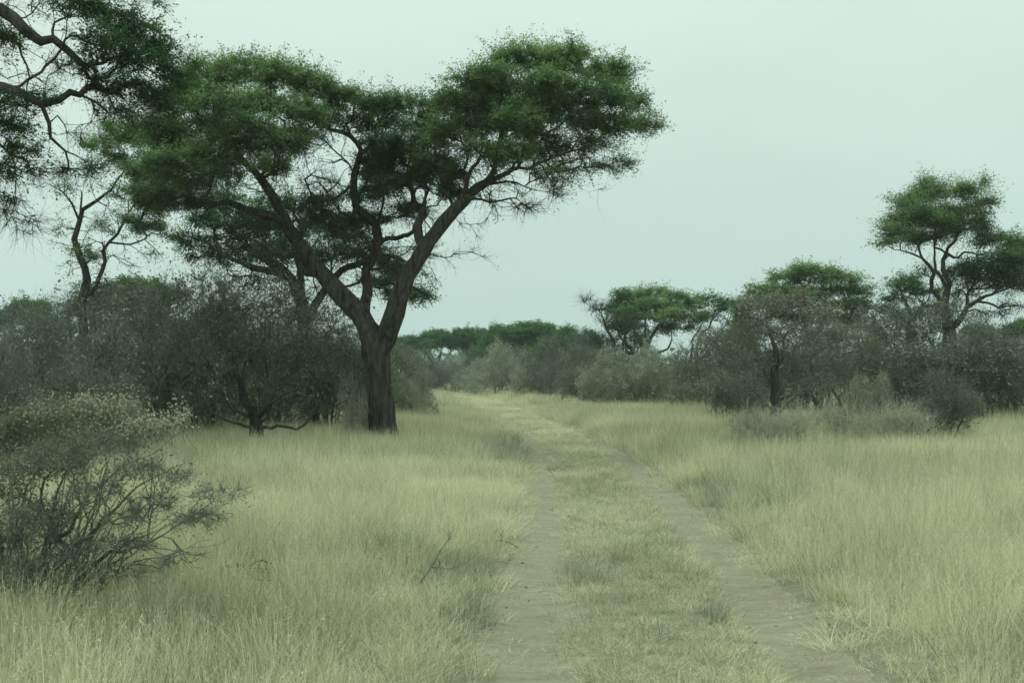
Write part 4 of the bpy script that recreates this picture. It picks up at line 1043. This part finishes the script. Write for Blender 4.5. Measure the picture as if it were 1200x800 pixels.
# ------------------------------------------------------------------ fallen wood
def fallen(name, label, limbs, Y, seed, ntips, tipr, twig_len, zone, mat='dead_wood', tip=.003):
    sk = Skel(seed); rg = np.random.default_rng(seed)
    for i, l in enumerate(limbs): px_limb(sk, l, Y, root=(i == 0), ok_from=-1, step=.06, wob=.015)
    C = [px_clump(px, py, rx, ry, Y, dy, ntips, 0, .3, rd=.15) for (px, py, rx, ry, dy) in zone]
    b = sk.P[0].copy(); b[2] = ground_z(b[0], b[1])
    t = build_tree(name, b, sk, C, rg, (M[mat], M['leaf_dull']), tip=tip, nleaf=0, step=.08, twigs=3, twig_len=twig_len, tipr=tipr, jit=.03)
    tag(t, label, 'branch')
    for c_ in [c_ for c_ in COL.objects if c_.parent == t]: c_.name = 'stem'
fallen('fallen_branch', 'dark crooked dead branch lying in the grass right of the foreground bush',
       [[(252, 672, 0, 3.2), (264, 664, 0, 3.4), (274, 661, .05, 3.2), (290, 664, .1, 3), (302, 660, .1, 2.2), (318, 662, .1, 1.2)], [(262, 668, 0, 2), (275, 676, -.2, 1.8), (285, 678, -.3, 1)],
        [(290, 664, .1, 2), (300, 672, -.1, 1.6), (325, 676, -.2, .8)]], 10.6, 331, 6, .0018, .15, [(280, 672, 22, 5, -.1), (310, 668, 20, 5, 0)])
fallen('dry_stick', 'thin dry forked stick poking up out of the grass left of the left rut',
       [[(492, 684, 0, 1.2), (505, 664, 0, 1.0), (516, 645, 0, .9), (524, 632, .05, .8), (531, 618, .1, .9)], [(502, 668, 0, .7), (530, 660, -.1, .7), (556, 656, -.2, .6), (574, 648, -.2, .6)], [(512, 652, 0, 1), (518, 660, .1, .9), (516, 675, .2, .6)]],
       9.8, 341, 3, .0012, .1, [(525, 630, 6, 8, 0)], 'twig_brown')
fallen('dry_stick', 'dark short stick lying on the grass edge of the left rut',
       [[(572, 634, 0, .9), (588, 634, 0, 1.1), (600, 637, 0, 1), (614, 642, 0, .7)]], 13.2, 351, 3, .0015, .1, [(585, 626, 12, 2, 0)])

# ------------------------------------------------------------------ far wood: a low hazy band closing the horizon
def far_wood():
    rg = np.random.default_rng(401)
    n = 1500
    Y = rg.uniform(230, 620, n); X = rg.uniform(-.55, .55, n) * Y
    hgt = 2.6 + 4.2 * rg.random(n) ** 2 + 1.5 * fbm(X, Y, 60, 2)
    C, T = [], []
    for i in range(n):
        m = 60
        p = rg.normal(0, 1, (m, 3)) * np.array([2.6, 2.6, .28 * hgt[i]]) + np.array([X[i], Y[i], hgt[i] * .5])
        p[:, 2] = np.abs(p[:, 2]); p[:, 2] = np.minimum(p[:, 2], hgt[i] * (1 + .1 * rg.random(m)))
        C.append(p); T.append(np.clip(rg.normal(rg.uniform(.2, .6), .12, m), 0, 1))
    V, q, t = leaves(rg, np.concatenate(C), np.concatenate(T), 1.5, .8, up=.3)
    tag(link('distant_woods', make_mesh('distant_woods', V, [q], M['leaf_far'], False, {'tint': t})), 'hazy band of far woodland along the horizon', 'woodland', kind='stuff')
far_wood()

# ------------------------------------------------------------------ grass
def tuft(name, seed, nb, rad, hgt, wd, lean, mat, curve=.35, segs=2, heads=0.0, tuftr=None):
    rg = np.random.default_rng(seed)
    a = rg.uniform(0, 2 * math.pi, nb); R = rad * np.sqrt(rg.random(nb))
    b = np.stack([R * np.cos(a), R * np.sin(a), np.full(nb, -.02)], 1)
    h = hgt * rg.uniform(.45, 1.1, nb)
    la = a + rg.normal(0, .9, nb); ld = np.stack([np.cos(la), np.sin(la), 0 * la], 1)
    k = lean * rg.uniform(.1, 1.3, nb)
    fa = rg.uniform(0, math.pi, nb); sd = np.stack([np.cos(fa), np.sin(fa), 0 * fa], 1)
    w = wd * rg.uniform(.6, 1.3, nb)
    rings = []
    for s in range(segs + 1):
        t = s / segs
        c = b + ld * (k * h * (t * (1 - curve) + curve * t * t * 2))[:, None]
        c[:, 2] += h * (t - .25 * k * t * t)
        ww = w * (1 - .75 * t) * .5
        rings.append(c - sd * ww[:, None]); rings.append(c + sd * ww[:, None])
    m = 2 * (segs + 1)
    V = np.stack(rings, 1).reshape(-1, 3)
    o = (np.arange(nb) * m)[:, None]
    q = np.concatenate([o + np.array([[2 * s, 2 * s + 1, 2 * s + 3, 2 * s + 2]]) for s in range(segs)])
    tint = np.repeat(rg.random(nb), m)
    Fs = [q]
    if heads > 0:
        hn = int(nb * heads); ii = rg.choice(nb, hn, replace=False)
        tipc = (rings[-1][ii] + rings[-2][ii]) / 2
        hc = np.repeat(tipc, 5, 0) + rg.normal(0, 1, (hn * 5, 3)) * np.array([.007, .007, .04])
        LV, lq, lt = leaves(rg, hc, np.clip(rg.normal(.65, .15, len(hc)), 0, 1), .03, wd * .8, up=0)
        Fs.append(lq + len(V)); V = np.concatenate([V, LV]); tint = np.concatenate([tint, lt])
    me = make_mesh(name, V, Fs, mat, False, {'tint': tint})
    return bpy.data.objects.new(name, me)

gc = bpy.data.collections.new('grass_sources')
src = [
    tuft('a0', 1, 46,   .11, .44, .0046, .40, M['straw'], heads=.2),
    tuft('a1', 2, 46, .13, .50, .0044, .32, M['straw'], heads=.2),
    tuft('a2', 3, 34, .12, .34, .0044, .60, M['straw']),
    tuft('a3', 4, 44, .10, .12, .0042, .80, M['straw']),                    # short, centre strip
    tuft('a4', 5, 70, .13, .30, .0038, .55, M['straw_grey']),               # grey dead tufts
    tuft('a5', 6, 40, .08, .16, .0034, .6, M['straw_brown']),               # rusty dark tufts
    tuft('a6', 7, 60, .26, .46, .007, .38, M['straw']),                     # mid distance
    tuft('a7', 8, 60, .26, .42, .007, .50, M['straw']),
    tuft('a8', 9, 90, .75, .46, .020, .35, M['straw'], segs=1),             # far
    tuft('a9', 10, 50, .20, .035, .004, 3.0, M['straw']),                   # flattened litter
]
for o_ in src: gc.objects.link(o_)

def grass_points():
    rg = np.random.default_rng(501)
    out_ = []
    def scatter(y0, y1, dens, side=.42, marg=4):
        area = 0; ys = []
        n = int(dens * (y1 - y0) * 2 * (side * (y0 + y1) / 2 + marg))
        w = rg.random(n)
        a_ = side; b_ = marg
        # y with pdf ~ a*y+b
        c0 = a_ * y0 * y0 / 2 + b_ * y0; c1 = a_ * y1 * y1 / 2 + b_ * y1
        c = c0 + w * (c1 - c0)
        y = (-b_ + np.sqrt(b_ * b_ + 2 * a_ * c)) / a_
        x = rg.uniform(-1, 1, n) * (a_ * y + b_)
        return x, y
    # zones: (y0, y1, density, tall kinds, scale)
    def emit(x, y, kind, sx, sz, tone):
        z = ground_z(x, y)
        out_.append(np.stack([x, y, z, kind, sx, sz, tone], 1))
    def height(x, y):
        d = track_off(x, y); ad = np.abs(d)
        edge = np.clip((ad - 1.2) / np.where(d > 0, .9, 1.5), 0, 1)
        hN = (.78 + .5 * (fbm(x, y, 2.2, 3) - .25)) * np.interp(y, [8, 20, 40], [1.0, 1.25, 1.35])
        return (.42 + .58 * edge) * hN * np.where(d < 0, .92, 1.08), ad, d
    def tone_f(x, y):
        return .52 + .34 * (fbm(x + 50, y, 5.0, 3) - .5) + .5 * (fbm(x, y + 30, 1.1, 2) - .5)
    for (y0, y1, dens) in ((3.5, 22, 46), (22, 58, 17), (58, 230, 4.2)):
        x, y = scatter(y0, y1, dens)
        h, ad, d = height(x, y)
        tn = tone_f(x, y)
        rut = (ad > .56 + .28 * (fbm(x, y, .5, 3) - .5)) & (ad < 1.21 + .46 * (fbm(x + 9, y, .7, 3) - .5))
        strip = ad <= .62
        # ragged bare margin beside the ruts
        marg = (ad >= 1.05) & (ad < 1.75) & (rg.random(len(x)) < (1.75 - ad) * .75)
        if y1 > 100: rut = (ad > .60) & (ad < 1.12) & (y < 120)
        rut &= ~((y > 24) & (rg.random(len(x)) < np.clip((y - 60) / 60, 0, .35)))
        keep = ~rut & ~marg
        # bald patches
        bald = (fbm(x + 200, y, 1.6, 3) < .34) & (rg.random(len(x)) < .6) & (y < 40)
        keep &= ~bald
        x, y, h, ad, d, tn, strip = [q[keep] for q in (x, y, h, ad, d, tn, strip)]
        n = len(x); r = rg.random(n)
        if y1 <= 22: kind = np.where(r < .42, 0, np.where(r < .72, 1, 2))
        elif y1 <= 58: kind = np.where(r < .5, 6, 7)
        else: kind = np.where((ad < 2.4) & (y < 125), 6, 8)
        kind = kind.astype(float)
        sx = rg.uniform(.7, 1.3, n); sz = h * rg.uniform(.55, 1.3, n)
        sz = np.where((ad < 1.2) & (y > 22), sz * .55, sz)
        # centre strip
        if y1 <= 58:
            st = strip
            far = y > 22
            sz = np.where(st, np.where(far, .20, .68) * rg.uniform(.6, 1.5, n) * (.6 + .9 * fbm(x, y, .9, 2)), sz)
            kind = np.where(st & ~far, 3, kind)
            tn = np.where(st, tn - .02, tn)
        else:
            sz = np.where(strip, sz * .5, sz * .9)
        # grey patches
        gp = fbm(x - 77, y + 13, 3.2, 3) + .10 * np.exp(-((x + 2.0) / 1.3) ** 2 - ((y - 12.5) / 3.0) ** 2)
        isg = (gp > .62) & (r * 7 % 1 < .55) & ~strip & (y < 45)
        kind = np.where(isg, 4, kind); sz = np.where(isg, rg.uniform(.7, 1.3, n), sz); sx = np.where(isg & (y > 22), 1.9, sx)
        gr = (rg.random(n) < .03) & (y < 24); kind = np.where(gr, 4, kind)
        br = (rg.random(n) < .015) & (y < 30)
        kind = np.where(br, 5, kind)
        emit(x, y, kind, sx, sz, tn)
    # extra short stubble and litter near
    x, y = scatter(3.5, 26, 60, marg=3)
    d = track_off(x, y); ad = np.abs(d)
    k = (((ad > 1.0) & (ad < 3.2)) | (ad < .70)) & (rg.random(len(x)) < np.where((ad < 1.35) & (ad > .9), .5, .9))
    x, y, ad = x[k], y[k], ad[k]; n = len(x)
    emit(x, y, np.where(rg.random(n) < .5, 3, 9), rg.uniform(.6, 1.2, n), rg.uniform(.35, 1.0, n), tone_f(x, y) - .02)
    # short strip and verges of the track further off
    x, y = scatter(52, 130, 26, side=.04, marg=3)
    x = x + tc_x(y); ad = np.abs(track_off(x, y))
    k = (ad < 2.6) & ~((ad > .60) & (ad < 1.14)); x, y, ad = x[k], y[k], ad[k]; n = len(x)
    emit(x, y, np.full(n, 6.), rg.uniform(.8, 1.2, n), np.where(ad < .7, .35, .6) * rg.uniform(.7, 1.2, n), tone_f(x, y))
    # scarce wisps in the ruts
    x, y = scatter(5, 40, 5, marg=0, side=.3)
    ad = np.abs(track_off(x, y)); k = (ad > .5) & (ad < 1.25); x, y = x[k], y[k]; n = len(x)
    emit(x, y, np.full(n, 9.), rg.uniform(.3, .8, n), rg.uniform(.3, .8, n), np.full(n, .35))
    # distinct darker forb clumps seen in the photograph
    for px, py, s, m in ((465, 655, 1.1, 9), (550, 725, .8, 5), (525, 545, 1.2, 6), (820, 730, .6, 4), (1105, 640, 1.2, 6), (330, 570, 1.4, 10), (1185, 560, 1.3, 8), (1120, 660, 1, 5)):
        Yg = F * H / (py - HOR)
        cx, cyy, _ = W(px, py, Yg)
        emit(cx + rg.normal(0, .16 * s, m), cyy + rg.normal(0, .25 * s, m), np.where(np.arange(m) % 4 == 0, 5., 4.), rg.uniform(.9, 1.3, m) * s, rg.uniform(.8, 1.3, m) * s, np.full(m, .25))
    return np.concatenate(out_)
GP = grass_points()
me = bpy.data.meshes.new('grass')
me.vertices.add(len(GP)); me.vertices.foreach_set('co', np.ascontiguousarray(GP[:, :3], dtype=np.float32).ravel())
a = me.attributes.new('kind', 'INT', 'POINT'); a.data.foreach_set('value', GP[:, 3].astype(np.int32))
rgz = np.random.default_rng(9)
rot = np.stack([rgz.normal(0, .07, len(GP)), rgz.normal(0, .07, len(GP)), rgz.uniform(0, 6.28, len(GP))], 1).astype(np.float32)
a = me.attributes.new('rot', 'FLOAT_VECTOR', 'POINT'); a.data.foreach_set('vector', rot.ravel())
a = me.attributes.new('scl', 'FLOAT_VECTOR', 'POINT'); a.data.foreach_set('vector', np.ascontiguousarray(GP[:, [4, 4, 5]], dtype=np.float32).ravel())
a = me.attributes.new('tone', 'FLOAT', 'POINT'); a.data.foreach_set('value', GP[:, 6].astype(np.float32))
grass = link('grass', me)
tag(grass, 'tall dry straw-coloured grass covering the plain', 'grass', kind='stuff')
ng = bpy.data.node_groups.new('grass_nodes', 'GeometryNodeTree')
ng.interface.new_socket('Geometry', in_out='INPUT', socket_type='NodeSocketGeometry')
ng.interface.new_socket('Geometry', in_out='OUTPUT', socket_type='NodeSocketGeometry')
gi = ng.nodes.new('NodeGroupInput'); go = ng.nodes.new('NodeGroupOutput')
iop = ng.nodes.new('GeometryNodeInstanceOnPoints'); ci = ng.nodes.new('GeometryNodeCollectionInfo')
ci.inputs['Collection'].default_value = gc
ci.inputs['Separate Children'].default_value = True
ci.inputs['Reset Children'].default_value = True
iop.inputs['Pick Instance'].default_value = True
def named(nm, ty):
    n = ng.nodes.new('GeometryNodeInputNamedAttribute'); n.data_type = ty; n.inputs['Name'].default_value = nm
    return n.outputs['Attribute']
ng.links.new(gi.outputs[0], iop.inputs['Points']); ng.links.new(ci.outputs[0], iop.inputs['Instance'])
ng.links.new(named('kind', 'INT'), iop.inputs['Instance Index'])
e2r = ng.nodes.new('FunctionNodeEulerToRotation')
ng.links.new(named('rot', 'FLOAT_VECTOR'), e2r.inputs[0]); ng.links.new(e2r.outputs[0], iop.inputs['Rotation'])
ng.links.new(named('scl', 'FLOAT_VECTOR'), iop.inputs['Scale'])
ng.links.new(iop.outputs[0], go.inputs[0])
md = grass.modifiers.new('grass', 'NODES'); md.node_group = ng

# clods, droppings and bits of twig on the ruts
def litter():
    rg = np.random.default_rng(601)
    n = 150
    y = 5 + 26 * rg.random(n) ** 1.4; s = rg.choice([-1, 1], n)
    x = tc_x(y) + s * .865 + rg.normal(0, .26, n)
    r = .005 + .011 * rg.random(n) ** 3
    big = rg.random(n) < .04; r[big] *= 1.8
    base = np.array([[1, 0, 0], [-1, 0, 0], [0, 1, 0], [0, -1, 0], [0, 0, 1], [0, 0, -1.]])
    fc = np.array([[0, 2, 4], [2, 1, 4], [1, 3, 4], [3, 0, 4], [2, 0, 5], [1, 2, 5], [3, 1, 5], [0, 3, 5]])
    V = base[None] * (r[:, None, None] * rg.uniform(.6, 1.4, (n, 6, 1))) * np.array([1.3, 1.1, .7])
    V += np.stack([x, y, ground_z(x, y) + .012], 1)[:, None]
    q = (np.arange(n) * 6)[:, None, None] + fc[None]
    tag(link('track_debris', make_mesh('track_debris', V.reshape(-1, 3), [q.reshape(-1, 3)], M['dead_wood'], True)), 'dark clods and bits of dung scattered on the ruts', 'debris', kind='stuff')
litter()

# ------------------------------------------------------------------ haze
def haze():
    x0, x1, y0, y1, z0, z1 = -2700, 2700, -60, 2700, -1.3, 14
    V = np.array([[x, y, z] for x in (x0, x1) for y in (y0, y1) for z in (z0, z1)], dtype=float)
    Fq = np.array([[0, 1, 3, 2], [4, 6, 7, 5], [0, 4, 5, 1], [2, 3, 7, 6], [0, 2, 6, 4], [1, 5, 7, 3]])
    m, t = newmat('haze_air')
    o = N(t, 'ShaderNodeOutputMaterial'); v = N(t, 'ShaderNodeVolumePrincipled')
    v.inputs['Color'].default_value = (.78, .92, .93, 1)
    v.inputs['Density'].default_value = 0.00042
    t.links.new(v.outputs[0], o.inputs['Volume'])
    h = link('haze', make_mesh('haze', V, [Fq], m))
    tag(h, 'thin pale haze in the air over the plain', 'haze', kind='stuff')
haze()
